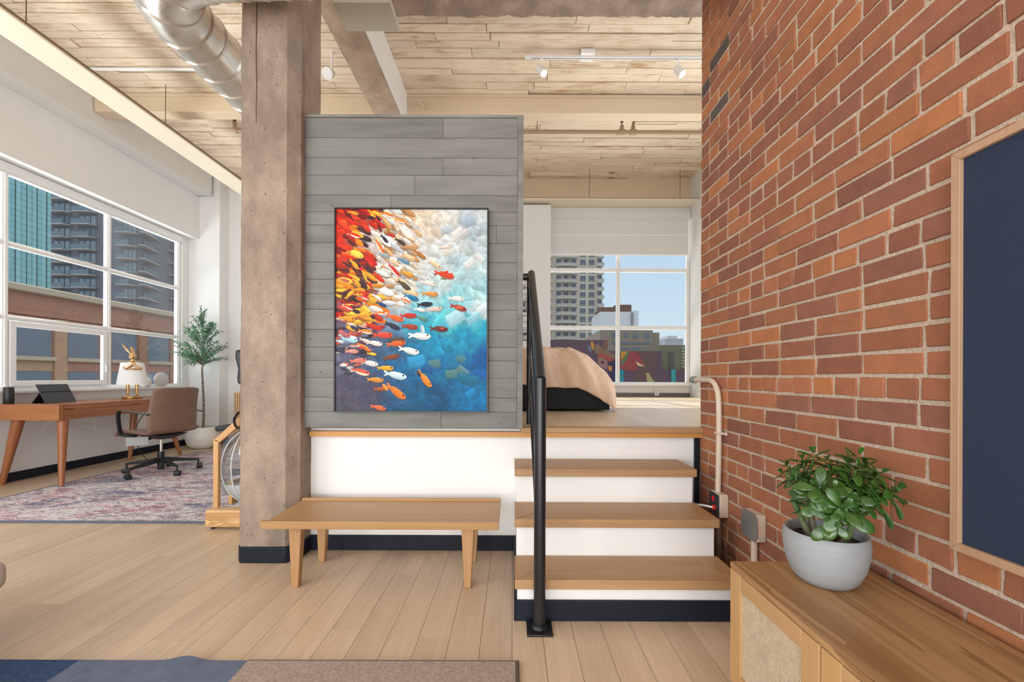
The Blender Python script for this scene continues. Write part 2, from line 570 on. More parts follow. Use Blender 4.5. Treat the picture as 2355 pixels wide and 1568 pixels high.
# left window wall
mb = MB().box(-5.03, -2.6, 0, -4.93, 6.6, 0.87)
mb.box(-5.03, -2.6, 3.115, -4.77, 6.44, 3.76).box(-5.03, -2.6, 3.76, -4.55, 6.36, CZ)
mb.box(-5.03, 6.28, 0.87, -4.93, 6.6, 3.2)
mb.box(-5.03, -2.6, 0.87, -4.93, 0.9, 3.2)
struct('wall_left', mb, WHITE, bevel=0.004)
mb = MB().box(-5.0, 0.9, 0.868, -4.875, 6.29, 0.893)
struct('trim_4', mb, WHITE2, bevel=0.003)
# rear wall of the office with its pilaster
mb = MB().box(-5.03, 6.60, 0, -1.17, 6.75, CZ).box(-4.93, 6.40, 0, -4.46, 6.60, CZ)
struct('wall_rear', mb, WHITE, bevel=0.004)
# bedroom rear wall: below the sill, above the window, left pier, right reveal
mb = MB().box(-1.25, 6.50, PZ - 0.05, 2.72, 6.62, 0.935).box(-1.25, 6.50, 3.62, 2.72, 6.62, CZ).box(-1.25, 6.30, PZ - 0.012, 0.556, 6.50, 3.62)
struct('wall_bedroom', mb, WHITE, bevel=0.003)
mb = MB().box(2.722, 5.0, PZ - 0.05, 2.95, 6.62, CZ)
struct('wall_bedroom_right', mb, WHITE, bevel=0.003)
mb = MB().box(-1.2, 6.493, 3.66, 2.72, 6.50, CZ)
struct('trim_5', mb, CREAMSH)  # strip on the upper wall whose tan colour carries the shade
mb = MB().box(0.556, 6.44, 0.915, 2.72, 6.50, 0.942)
struct('trim_6', mb, WHITE2, bevel=0.003)

# baseboards
HB = 0.09
struct('baseboard_left', MB().box(-4.93, -2.6, 0, -4.918, 6.40, HB).box(-4.918, 6.388, 0, -4.45, 6.40, HB).box(-4.46, 6.40, 0, -4.45, 6.6, HB), NAVY, bevel=0.003)
struct('baseboard_center', MB().box(-1.22, 2.542, 0, 0.02, 2.556, HB), NAVY, bevel=0.003)
GREYB = Mat('grey_baseboard', (0.16, 0.15, 0.135), 0.5).m
struct('baseboard_bedroom', MB().box(0.556, 6.488, PZ, 2.72, 6.50, PZ + 0.062), GREYB, bevel=0.002)

# ceiling boards
mb = MB()
y = -2.6
while y < 6.65:
    wd = random.uniform(0.082, 0.125)
    x = -4.6 - random.uniform(0, 1.5)
    while x < 3.0:
        L = random.uniform(0.7, 2.1)
        if random.random() < 0.12: L = 0.5
        dz = random.choice([0, 0, 0.004, 0.008, 0.012, 0.015])
        t = random.uniform(0.86, 1.0)
        xa, xb = max(x, -4.6), min(x + L, 3.0)
        if xb > xa:
            mb.box(xa + 0.0025, y + 0.001, CZ - 0.012 - dz, xb - 0.0025, y + wd - 0.0075, CZ + 0.02, (t, random.random(), random.uniform(0.45, 1.0)), j=0.0012)
        x += L
    y += wd
struct('ceiling', mb, CEIL, smooth=0)
struct('trim_7', MB().box(-5.03, -2.6, CZ + 0.021, 3.1, 6.75, CZ + 0.2), DARKGAP)

# brick wall on the right
mb = MB()
BX = 1.130
cs = 0.0725
base_z = -0.031
row = 0
z = base_z
tones = [(0.37, 0.140, 0.066)] * 5 + [(0.33, 0.122, 0.060)] * 5 + [(0.29, 0.108, 0.062)] * 5 + [(0.25, 0.098, 0.062)] * 2 + [(0.41, 0.155, 0.062)] * 3
while z < CZ:
    hdr = (row % 6 == 2)
    bl = 0.105 if hdr else 0.213
    y = 2.545 - (bl * 0.5 if row % 2 else 0)
    first = True
    ylim = -1.2
    y = 2.545
    if row % 2:
        seq0 = bl * 0.5
    else:
        seq0 = bl
    while y > ylim:
        L = seq0 if first else bl * random.uniform(0.965, 1.035)
        if not first and not hdr and random.random() < 0.06: L *= 0.52
        first = False
        z0 = max(z + 0.0058 + random.uniform(-0.001, 0.001), 0.0); z1 = min(z + cs - 0.0058 + random.uniform(-0.001, 0.001), CZ)
        if z1 - z0 > 0.01:
            t = random.choice(tones); k = random.uniform(0.88, 1.12)
            g = mnoise.noise(Vector((y * 0.9, z * 0.9, 3.0)))
            k *= 1 + 0.12 * g
            if random.random() < 0.008 and z > 1.8: t = (0.10, 0.075, 0.065)
            dx = random.uniform(-0.0025, 0.0008)
            mb.box(BX + dx, y - L + 0.0058, z0, BX + 0.10, y - 0.0058, z1, tuple(a * k for a in t), j=0.0022)
        y -= L
    z += cs
    row += 1
bw = struct('wall_right', mb, BRICK, bevel=0.0032, seg=2, smooth=60)
struct('trim_8', MB().box(BX + 0.0035, -1.2, 0, 1.40, 2.55, CZ), MORTAR)

# ------------------------------------------------------------------ grey plank wall behind the painting
WY = 2.47
s0 = 970 / WY
rows_px = [272, 318, 364, 404, 450, 488, 519, 559, 604, 644, 676, 713, 759, 799, 830, 870, 915, 948, 985]
zr = [CAMZ + (866 - p) / s0 for p in rows_px]
joints = {0: [1017], 2: [1017], 3: [952], 4: [897], 16: [965], 17: [1015], 6: [1140], 9: [990], 12: [850]}
mb = MB()
X0, X1 = -1.222, 0.022
for i in range(len(zr) - 1):
    xs = [X0] + [(p - 1180) / s0 for p in joints.get(i, [])] + [X1]
    for a, b in zip(xs[:-1], xs[1:]):
        mb.box(a + 0.0007, WY, zr[i + 1] + 0.0009, b - 0.0007, WY + 0.012, zr[i] - 0.0009, (random.uniform(0.9, 1.05), random.random(), 0))
mb.box(-1.222, WY - 0.004, zr[0] + 0.001, X1, WY + 0.012, zr[0] + 0.017, (1.15, 0.3, 0))
mb.box(X1 + 0.001, WY - 0.004, zr[-1], X1 + 0.034, WY + 0.085, zr[0] + 0.017, (1.1, 0.6, 0))
struct('wall_center', mb, GREYP, bevel=0.0006, seg=1, smooth=0)
struct('trim_9', MB().box(-1.222, WY + 0.0125, zr[-1], X1, WY + 0.085, zr[0] + 0.014), Mat('wall_core', (0.05, 0.05, 0.05), 0.9).m)

# ------------------------------------------------------------------ concrete column and beams
cx0, cx1, cy0, cy1 = -1.545, -1.222, 2.37, 2.72
cr = root('concrete_column', (-1.38, 2.545, 0), 'rough square concrete column with a navy rubber base beside the bench', 'column')


def octo(x0, x1, y0, y1, c, cl):
    return [(x0 + cl, y0), (x1 - c, y0), (x1, y0 + c), (x1, y1 - c), (x1 - c, y1), (x0 + cl, y1), (x0, y1 - cl), (x0, y0 + cl)]


def rough_column(mb, poly, z0, z1, nz, amp, sub=5):
    pts = []
    for i in range(len(poly)):
        a = Vector(poly[i]); b = Vector(poly[(i + 1) % len(poly)])
        L = (b - a).length
        k = max(1, int(L / 0.03))
        for q in range(k): pts.append(a + (b - a) * q / k)
    cen = sum(pts, Vector((0, 0))) / len(pts)
    n = len(pts)
    vs = []
    for j in range(nz + 1):
        z = z0 + (z1 - z0) * j / nz
        for p in pts:
            d = (p - cen).normalized()
            r = mnoise.fractal(Vector((p.x * 12, p.y * 12, z * 7)), 0.8, 2.2, 4) * amp
            vs.append((p.x + d.x * r, p.y + d.y * r, z))
    fs = [(j * n + k, j * n + (k + 1) % n, (j + 1) * n + (k + 1) % n, (j + 1) * n + k) for j in range(nz) for k in range(n)]
    fs += [tuple(range(n))[::-1], tuple(range(nz * n, nz * n + n))]
    mb.add(vs, fs)


mb = MB(); rough_column(mb, octo(cx0, cx1, cy0, cy1, 0.055, 0.02), 0, CZ - 0.01, 130, 0.0035)
obj('shaft', mb, CONC, cr, smooth=28)
obj('formwork_seam', MB().tube(bez([(-1.449 + 0.002 * math.sin(k * 2.1), cy0 - 0.0012, 2.47 + 0.2 * k) for k in range(9)], 4), 0.0022, 5), DARKGAP, cr)
o8 = octo(cx0 - 0.008, cx1 + 0.008, cy0 - 0.012, cy1 + 0.01, 0.058, 0.03)
obj('base_wrap', MB().prism(o8, 'z', 0, HB), NAVY, cr, bevel=0.006)

cb = root('concrete_beam', (-1.30, 3.5, 3.74), 'pale concrete beam running back from the column top to the cream crossbeam', 'beam')
mb = MB()
def beamf(x0, x1, y0, y1, z0, z1):
    mb2 = MB()
    for (a, b, c2, d2, e2, f2) in [(x0, x1, y0, y1, z0, z1)]:
        nx, ny = 8, 60
        def bot(u, v):
            X = a + (b - a) * u; Y = c2 + (d2 - c2) * v
            return (X, Y, e2 + mnoise.fractal(Vector((X * 9, Y * 9, 1)), 0.8, 2.2, 4) * 0.006)
        mb2.grid(bot, nx, ny)
        def side(Xs):
            def fn(u, v):
                Y = c2 + (d2 - c2) * v; Z = e2 + (f2 - e2) * u
                return (Xs + (mnoise.fractal(Vector((Y * 9, Z * 9, 5)), 0.8, 2.2, 4) * 0.004), Y, Z)
            return fn
        mb2.grid(side(a), 6, ny); mb2.grid(side(b), 6, ny)
    return mb2
obj('beam_body', beamf(-1.434, -1.170, 2.45, 4.56, 3.74, CZ - 0.01), CONC2, cb, smooth=60)
obj('white_side_panel', MB().box(-1.169, 2.45, 3.742, -1.155, 4.556, CZ - 0.02), WHITE2, cb, bevel=0.002)

# rough concrete strip nearest the camera over the bedroom side
def strip(u, v):
    X = -1.0 + 4.0 * u; Y = 3.0 + (0.555 + 0.012 * mnoise.noise(Vector((X * 9, 0, 0)))) * v
    return (X, Y, CZ - 0.045 + mnoise.fractal(Vector((X * 14, Y * 14, 1)), 0.7, 2.2, 4) * 0.010 + (0.03 if v > 0.999 else 0))
tag(obj('concrete_ceiling_strip', MB().grid(strip, 220, 30), concrete('rough_concrete', (0.42, 0.32, 0.255), (0.32, 0.25, 0.20)), smooth=70, solid=0.01),
    'rough concrete strip across the ceiling where the pale boards begin', 'beam')

mbm = root('crossbeam', (-0.8, 4.6, 3.90), 'cream painted crossbeam spanning the ceiling above the grey plank wall', 'beam')
CREAMB = paint('crossbeam_paint', (0.70, 0.57, 0.41), 0.5)
obj('beam_body', MB().box(-4.54, 4.56, 3.90, 3.0, 4.70, CZ - 0.030), CREAMB, mbm, bevel=0.003)
obj('top_flange', MB().box(-4.54, 4.545, 4.065, 3.0, 4.559, CZ - 0.030), CREAMB, mbm, bevel=0.002)
# scratched marks "/\S81" on the crossbeam face
mb = MB()
def stroke(pts, r=0.0018):
    s_ = 970 / 4.56
    P3 = [((900 + px / 11.775 - 1180) / s_, 4.559, CAMZ + (866 - (200 + py / 11.775)) / s_) for px, py in pts]
    mb.tube(bez(P3, 5), r, 5)
stroke([(520, 380), (490, 520), (480, 610)]); stroke([(545, 430), (585, 530), (630, 640)])
stroke([(690, 410), (640, 440), (650, 490), (720, 510), (775, 545), (760, 590), (710, 620)])
stroke([(900, 410), (860, 395), (830, 430), (870, 480), (930, 530), (950, 590), (900, 635), (850, 610), (860, 560), (910, 480), (905, 420)])
stroke([(1010, 400), (1012, 520), (1005, 630)])
obj('scratched_marks', mb, Mat('scratch', (0.42, 0.31, 0.19), 0.8).m, mbm)


def hung_board(x0, y0, x1, y1, rods, label):
    b_ = root('hanging_board', ((x0 + x1) / 2, (y0 + y1) / 2, 3.65), label, 'hanging board')
    obj('board', MB().box(x0, y0, 3.65, x1, y1, 3.668), CREAM, b_, bevel=0.002)
    eb = MB()
    if x1 - x0 < 1: eb.box(x1 - 0.004, y0, 3.668, x1 + 0.001, y1, 3.69)
    else: eb.box(x0, y0, 3.668, x1, y0 + 0.004, 3.675)
    obj('edge_strip', eb, Mat('brown_edge', (0.22, 0.15, 0.09), 0.7).m, b_)
    for x, y in rods:
        obj('rod', MB().tube([(x, y, 3.66), (x, y, CZ)], 0.0035, 6), Mat('rod_steel', (0.13, 0.10, 0.07), 0.5, 0.6).m, b_)
hung_board(-3.93, 1.9, -3.65, 6.17, [(-3.67, 3.17), (-3.67, 4.44), (-3.67, 5.7)], 'long cream board hung by thin rods along the window side of the office')
hung_board(-3.93, 6.18, 2.73, 6.45, [(1.108, 6.19), (2.44, 6.19)], 'cream board hung by thin rods above the bedroom window')

# ------------------------------------------------------------------ windows
def window(name, axis, fixed, us, zs, fw, depth, sash=None):
    """frame bars on a plane; us = positions of verticals, zs = heights of horizontals"""
    W = root(name, ((fixed, (us[0] + us[-1]) / 2, zs[0]) if axis == 'x' else ((us[0] + us[-1]) / 2, fixed, zs[0])), None, None)
    W['kind'] = 'structure'
    def bx(mb, u0, u1, z0, z1, d0, d1):
        if axis == 'x': mb.box(fixed + d0, u0, z0, fixed + d1, u1, z1)
        else: mb.box(u0, fixed + d0, z0, u1, fixed + d1, z1)
    for u in us:
        mb = MB(); bx(mb, u - fw / 2, u + fw / 2, zs[0], zs[-1], -depth / 2, depth / 2)
        bx(mb, u - fw / 4, u + fw / 4, zs[0], zs[-1], -depth / 2 - 0.012, depth / 2 + 0.012)
        obj('mullion', mb, WHITE2, W, bevel=0.002)
    for z in zs:
        mb = MB(); bx(mb, us[0], us[-1], z - fw / 2, z + fw / 2, -depth / 2 + 0.003, depth / 2 - 0.003)
        bx(mb, us[0], us[-1], z - fw / 4, z + fw / 4, -depth / 2 - 0.008, depth / 2 + 0.008)
        obj('transom', mb, WHITE2, W, bevel=0.002)
    mb = MB(); bx(mb, us[0], us[-1], zs[0], zs[-1], -0.002, 0.002)
    obj('pane', mb, GLASS, W, smooth=0)
    if sash:
        for (u0, u1, z0, z1) in sash:
            mb = MB(); t = 0.055
            bx(mb, u0, u0 + t, z0, z1, 0.0, 0.04 if axis == 'x' else -0.04); bx(mb, u1 - t, u1, z0, z1, 0.0, 0.04)
            bx(mb, u0 + t, u1 - t, z0, z0 + t, 0.0, 0.04); bx(mb, u0 + t, u1 - t, z1 - t, z1, 0.0, 0.04)
            sh = obj('sash', mb, WHITE2, W, bevel=0.004)
            mb = MB(); bx(mb, u1 - 0.035, u1 - 0.02, z0 + 0.15, z0 + 0.24, 0.04, 0.06)
            obj('handle', mb, WHITE2, sh, bevel=0.003)
    return W
us = [0.95, 2.0, 3.05, 4.12, 5.18, 6.26]
zt = CAMZ + 0.566; zt2 = CAMZ + 1.29
window('window_1', 'x', -4.99, us, [0.905, zt, zt2, 3.04], 0.05, 0.05,
       sash=[(us[i] + 0.03, us[i + 1] - 0.03, 0.935, zt - 0.03) for i in (1, 3)])
window('window_2', 'y', 6.55, [0.0, 1.622, 2.705], [0.945, CAMZ + 0.765, CAMZ + 1.655, 3.6], 0.055, 0.05)

b_ = root('roller_blind', (-4.93, 3.6, 3.06), 'rolled up pale roller blind in its cassette above the office windows', 'blind')
obj('cassette', MB().box(-4.955, 0.95, 3.02, -4.905, 6.26, 3.112), WHITE, b_, bevel=0.01)
obj('bottom_bar', MB().box(-4.945, 0.98, 3.004, -4.925, 6.24, 3.02), WHITE2, b_, bevel=0.003)
b_ = root('roller_blind', (1.65, 6.46, 2.95), 'half lowered pale grey roller blind over the bedroom window', 'blind')
sb = 970 / 6.47
def zb(py): return CAMZ + (866 - py) / sb
obj('cassette', MB().box(0.56, 6.455, zb(503), 2.715, 6.495, zb(484)), BLIND, b_, bevel=0.006)
obj('fabric', MB().box(0.565, 6.475, zb(584), 2.68, 6.479, zb(503)), BLIND, b_)
obj('hem_bar', MB().box(0.565, 6.468, zb(586), 2.68, 6.484, zb(582)), WHITE2, b_, bevel=0.002)
obj('seam', MB().box(0.565, 6.469, zb(541), 2.68, 6.482, zb(538)), WHITE2, b_, bevel=0.002)

# ------------------------------------------------------------------ painting
def make_painting():
    NX, NZ = 400, 531
    rs = np.random.RandomState(3)
    V, U = np.mgrid[0:NZ, 0:NX]
    U = (U + 0.5) / NX; V = (V + 0.5) / NZ * 1.3333   # isotropic, 0..1.333
    cp = [(0.0, 0.0, 190, 30, 15), (0.0, 0.2, 215, 45, 20), (0.0, 0.32, 200, 40, 20), (0.1, 0.12, 190, 40, 20), (0.15, 0.35, 150, 60, 35), (0.0, 0.5, 110, 60, 50), (0.0, 0.62, 140, 70, 70),
          (0.25, 0.05, 120, 40, 30), (0.3, 0.12, 190, 170, 160), (0.2, 0.2, 205, 200, 205), (0.4, 0.05, 225, 190, 150), (0.35, 0.3, 225, 220, 215), (0.45, 0.2, 225, 215, 205), (0.6, 0.08, 225, 212, 190),
          (0.75, 0.05, 215, 218, 212), (0.95, 0.03, 205, 212, 215), (0.9, 0.12, 175, 195, 208), (0.75, 0.2, 208, 216, 216), (0.6, 0.3, 208, 214, 214), (0.95, 0.3, 190, 212, 216), (0.85, 0.4, 175, 208, 216), (0.7, 0.5, 195, 216, 220),
          (0.5, 0.45, 215, 210, 200), (0.35, 0.48, 215, 200, 175), (0.95, 0.55, 160, 205, 218), (0.8, 0.62, 150, 208, 226), (0.95, 0.66, 205, 222, 226), (0.6, 0.62, 165, 210, 225), (0.45, 0.62, 200, 215, 215),
          (0.75, 0.72, 110, 195, 226), (0.55, 0.75, 60, 165, 212), (0.95, 0.8, 45, 155, 210), (0.4, 0.75, 130, 160, 185), (0.65, 0.88, 30, 140, 200), (0.85, 0.9, 35, 145, 205), (0.5, 0.92, 25, 120, 185), (0.4, 0.88, 60, 90, 135),
          (0.2, 0.75, 110, 105, 135), (0.05, 0.75, 95, 90, 120), (0.1, 0.9, 85, 85, 115), (0.25, 0.92, 80, 85, 120), (0.3, 1.02, 55, 90, 140), (0.45, 1.05, 20, 105, 175), (0.65, 1.05, 20, 110, 180), (0.85, 1.05, 15, 95, 165), (0.97, 1.0, 20, 90, 175),
          (0.0, 1.05, 105, 105, 125), (0.1, 1.15, 80, 78, 98), (0.25, 1.2, 72, 72, 95), (0.4, 1.2, 45, 90, 135), (0.1, 1.3, 82, 80, 95), (0.55, 1.2, 15, 90, 150), (0.7, 1.25, 15, 75, 125), (0.85, 1.25, 10, 110, 180), (0.97, 1.3, 10, 120, 200), (0.5, 1.32, 25, 85, 130), (0.15, 0.6, 90, 60, 70), (0.25, 0.42, 120, 75, 60)]
    A = np.array(cp, float)
    img = np.zeros((NZ, NX, 3)); W = np.zeros((NZ, NX, 1))
    wob = 0.02 * np.sin(U * 31 + V * 17) + 0.02 * np.sin(V * 41 - U * 23)
    for u, v, r, g, b in cp:
        d = ((U + wob - u) ** 2 + (V + wob - v) ** 2 + 1e-4)[..., None] ** 1.7
        img += np.array([r, g, b]) / d; W += 1 / d
    img /= W
    bl = np.clip((img[..., 2] - img[..., 0] - 40) / 120, 0, 1)
    img[..., 2] *= 1 - 0.10 * bl; img[..., 0] *= 1 - 0.35 * bl
    H = np.zeros((NZ, NX))

    def blob(u, v, L, wd, ang, c, tail=False, streak=0.0, alpha=1.0, square=False, belly=None, hs=0.22):
        ca, sa = math.cos(ang), math.sin(ang)
        r = L * 0.85
        i0, i1 = max(0, int((v - r) / 1.3333 * NZ)), min(NZ, int((v + r) / 1.3333 * NZ) + 2)
        j0, j1 = max(0, int((u - r) * NX)), min(NX, int((u + r) * NX) + 2)
        if i0 >= i1 or j0 >= j1: return
        du = U[i0:i1, j0:j1] - u; dv = V[i0:i1, j0:j1] - v
        a = (du * ca + dv * sa) / (L / 2); b = (-du * sa + dv * ca) / (wd / 2)
        if tail:
            b = b - 0.35 * np.sin(a * 1.8)
        if square:
            mk = (np.abs(a + 0.15 * np.sin(b * 3)) < 1) & (np.abs(b + 0.15 * np.sin(a * 4)) < 1)
        elif tail:
            prof = np.where(a > -0.55, np.sqrt(np.clip(1 - ((a - 0.2) / 0.8) ** 2, 0, 1)), 0)
            tl = np.where((a < -0.4) & (a > -1.0), 0.16 + (-a - 0.45) * 1.25, 0)
            notch = np.where((a < -0.8), (-a - 0.8) * 2.2, 0)
            mk = (np.abs(b) < np.maximum(prof, tl)) & (np.abs(b) >= notch)
        else:
            mk = a * a + b * b < 1
        sh = 1 + 0.16 * np.clip(-b, -1, 1) + streak * np.sin(b * 9 + a * 2)
        cc = np.array(c, float)[None, None, :] * sh[..., None]
        if belly is not None:
            t = np.clip((b - 0.05) * 4, 0, 1)[..., None]
            cc = cc * (1 - t) + np.array(belly, float) * t
        soft = np.clip(2.2 * (1 - np.maximum(np.abs(a), np.abs(b)) ** 2), 0, 1) if hs < 0.1 else 1.0
        if hs < 0.1: cc = cc * (1 + 0.035 * np.sin(b * 17 + a * 3 + u * 90))[..., None]
        m_ = (mk * alpha * soft)[..., None]
        img[i0:i1, j0:j1] = img[i0:i1, j0:j1] * (1 - m_) + cc * m_
        H[i0:i1, j0:j1] = np.where(mk, hs * (rs.uniform(0.2, 0.5) + 0.5 * np.clip(1 - b * b, 0, 1) + 0.12 * np.sin(b * 14)), H[i0:i1, j0:j1])
        # dark contour under thick strokes
    # palette-knife background
    for _ in range(2200):
        u, v = rs.rand(), rs.rand() * 1.3333
        i, j = min(NZ - 1, int(v / 1.3333 * NZ)), min(NX - 1, int(u * NX))
        c = img[i, j] * rs.uniform(0.95, 1.05) + rs.uniform(-4, 4, 3)
        L = rs.uniform(0.03, 0.10)
        blob(u, v, L, L * rs.uniform(0.3, 0.7), rs.uniform(-1.2, 1.4), c, streak=0.015, alpha=0.6, square=rs.rand() < 0.6, hs=0.02)
    Z = lambda x, y: ((x - 92) / 1058, (y - 65) / 1058)
    for x, y, s_, c in [(800, 225, 90, (205, 190, 172)), (865, 210, 80, (170, 185, 202)), (960, 230, 120, (222, 220, 216)), (1020, 150, 110, (160, 178, 198)), (750, 275, 60, (205, 195, 180)), (1030, 440, 90, (225, 226, 220)), (1090, 400, 70, (222, 226, 222)),
                       (870, 360, 80, (220, 214, 204)), (1060, 260, 50, (165, 190, 205)), (785, 1145, 90, (100, 128, 118)), (905, 1215, 90, (98, 138, 120)), (980, 1195, 90, (120, 140, 140)), (970, 1110, 70, (90, 130, 130)), (1020, 1255, 130, (25, 110, 140)),
                       (930, 820, 140, (190, 218, 228)), (1050, 830, 90, (150, 200, 218)), (660, 1130, 130, (50, 160, 215)), (1040, 1350, 80, (20, 140, 205)), (1120, 1220, 60, (25, 95, 185)), (740, 1180, 90, (15, 85, 150)), (1110, 760, 60, (215, 228, 232)), (1120, 500, 60, (200, 222, 226))]:
        u, v = Z(x, y)
        blob(u, v, s_ / 1058 * 1.1, s_ / 1058 * 0.75, rs.uniform(-0.6, 0.8), c, square=True, streak=0.02, alpha=0.75, hs=0.05)
    red = [(225, 40, 15), (205, 30, 15), (240, 60, 20), (180, 30, 20), (235, 90, 25), (120, 20, 20)]
    org = [(240, 130, 25), (245, 160, 40), (225, 90, 25), (200, 50, 25), (90, 40, 35), (245, 185, 60), (60, 35, 45), (190, 30, 25)]
    crm = [(235, 225, 210), (225, 190, 150), (240, 238, 232), (205, 215, 222), (215, 165, 115), (190, 140, 90), (230, 210, 180)]
    drk = [(235, 120, 30), (225, 175, 165), (200, 70, 50), (60, 50, 65), (235, 225, 220), (120, 60, 60), (190, 90, 80), (245, 170, 50)]
    low = [(70, 72, 100), (90, 90, 120), (200, 90, 70), (215, 205, 210), (120, 130, 160), (60, 60, 85)]
    def scatter(n, fn):
        for _ in range(n):
            u, v = rs.rand(), rs.rand() * 1.3333
            r = fn(u, v)
            if r is None: continue
            pal, sz = r
            c = np.array(pal[rs.randint(len(pal))]) * rs.uniform(0.85, 1.1)
            L = sz * rs.uniform(0.75, 1.25)
            sl = 0.5 if v < 0.5 else (0.2 if v < 0.8 else -0.02)
            tl_ = u > 0.12 and rs.rand() < 0.35
            ang_ = sl + rs.uniform(-0.35, 0.3)
            blob(u + 0.002, v + 0.004, L, L * 0.42, ang_, c * 0.55, alpha=0.5, hs=0.12)
            blob(u, v, L * (1.15 if tl_ else 1), L * rs.uniform(0.28, 0.44), ang_, c, tail=tl_, streak=0.07, hs=0.16)
            if rs.rand() < 0.5: blob(u, v - L * 0.06, L * 0.6, L * 0.09, ang_, np.minimum(c * 1.25 + 15, 255), hs=0.2, alpha=0.7)
    def zone(u, v):
        edge = 0.50 - 0.55 * max(0, v - 0.55) + (0.02 if v < 0.4 else 0)
        if v > 1.0: return None
        if u > edge: return None
        if v < 0.33 and u < 0.20 - 0.1 * (v > 0.1): return red, 0.085
        if v < 0.12 and u < 0.33: return red + org + [(50, 30, 50)], 0.075
        if u + 0.0 < 0.16 + 0.25 * v and v < 0.62: return org, 0.085
        if v < 0.62: return crm, 0.08
        if v < 0.78 and u < 0.32: return org + drk, 0.08
        if v < 0.95 and u < 0.25: return drk + low, 0.08
        return None
    scatter(1300, zone)
    def zone2(u, v):
        return (low, 0.05) if 0.78 < v < 1.12 and u < 0.30 - 0.3 * (v - 0.78) else None
    scatter(600, zone2)
    # a bundle of warm strokes, then fish picked out by the picture
    K = [(660, 225, 95, 35, (215, 175, 130)), (430, 270, 72, 40, (45, 42, 45)), (540, 290, 85, 25, (70, 60, 45)), (620, 270, 60, 10, (235, 210, 180)), (680, 380, 100, 30, (175, 115, 60)), (785, 450, 105, 25, (225, 200, 165)), (850, 520, 145, 6, (215, 70, 35)),
         (495, 490, 115, 40, (195, 35, 30)), (565, 425, 95, 15, (95, 145, 170)), (595, 515, 85, 5, (240, 165, 50)), (570, 595, 115, 30, (85, 75, 60)), (395, 325, 110, 50, (230, 120, 45)), (430, 385, 90, 10, (150, 170, 175)), (700, 545, 100, 15, (200, 205, 212)),
         (740, 580, 110, 3, (232, 222, 215)), (620, 648, 110, 5, (232, 200, 155)), (620, 680, 110, 12, (25, 120, 165)), (750, 655, 115, -5, (215, 150, 75)), (580, 703, 75, 20, (225, 110, 50)), (715, 728, 110, -12, (35, 42, 62)), (680, 766, 80, 0, (238, 235, 230)),
         (780, 762, 110, -15, (228, 195, 185)), (935, 688, 115, -5, (225, 232, 232)), (950, 750, 120, 8, (165, 60, 40)), (690, 825, 95, 10, (90, 145, 130)), (600, 808, 115, -10, (200, 45, 40)), (505, 822, 130, 8, (235, 100, 40)), (490, 880, 115, 15, (45, 50, 70)),
         (610, 885, 118, -2, (165, 65, 45)), (815, 900, 125, -5, (110, 45, 40)), (680, 950, 155, -5, (232, 238, 240)), (300, 920, 100, 0, (235, 130, 40)), (420, 945, 140, -8, (215, 75, 55)), (520, 975, 110, -12, (95, 70, 60)), (515, 1005, 135, -15, (215, 100, 45)),
         (605, 1052, 145, 5, (238, 240, 240)), (190, 978, 115, 0, (170, 215, 232)), (300, 985, 90, 12, (225, 200, 190)), (365, 1002, 110, 0, (235, 225, 222)), (480, 1098, 115, -20, (130, 70, 50)), (440, 1176, 115, -8, (225, 170, 50)), (510, 1225, 160, 3, (205, 232, 242)),
         (330, 1142, 120, 0, (238, 228, 222)), (265, 1202, 135, 5, (215, 90, 65)), (250, 1125, 115, -15, (220, 125, 105)), (205, 1060, 95, -8, (225, 150, 135)), (345, 1077, 65, 0, (235, 200, 60)), (370, 1258, 115, -5, (225, 150, 60)), (715, 1250, 145, 42, (235, 140, 45)),
         (515, 1340, 165, 28, (238, 125, 40)), (405, 1322, 95, -12, (170, 90, 50)), (390, 1452, 110, 3, (225, 110, 70)), (170, 830, 115, 0, (240, 155, 45)), (290, 800, 115, -15, (245, 170, 50)), (150, 940, 90, 15, (190, 100, 100)), (290, 680, 80, 12, (200, 40, 35)),
         (180, 750, 80, 15, (215, 45, 35)), (390, 540, 105, 30, (215, 55, 30)), (425, 515, 100, 10, (238, 235, 230)), (235, 575, 80, 35, (240, 170, 50)), (190, 660, 90, -55, (243, 175, 45)), (380, 680, 75, 25, (238, 235, 235)), (400, 790, 80, -8, (238, 120, 35)),
         (150, 560, 70, 5, (205, 100, 85)), (215, 185, 60, 0, (238, 130, 30)), (210, 90, 80, 5, (240, 150, 40)), (445, 100, 90, 8, (230, 110, 30)), (540, 143, 85, 10, (240, 140, 40)), (395, 190, 70, 60, (110, 25, 35)), (455, 205, 60, 45, (165, 115, 40)),
         (480, 245, 60, 10, (190, 40, 50)), (175, 400, 90, 5, (225, 45, 20)), (130, 220, 90, 0, (235, 50, 20)), (215, 245, 95, 10, (225, 45, 20)), (150, 330, 110, 10, (235, 55, 20)), (235, 390, 85, 8, (245, 200, 90)), (220, 450, 90, 40, (245, 170, 45)),
         (330, 440, 80, 40, (210, 45, 30)), (270, 350, 80, 5, (225, 115, 35)), (120, 990, 60, 5, (215, 225, 230)), (855, 325, 90, -15, (232, 218, 205)), (385, 125, 50, 40, (35, 35, 60)), (410, 728, 80, 15, (35, 70, 110))]
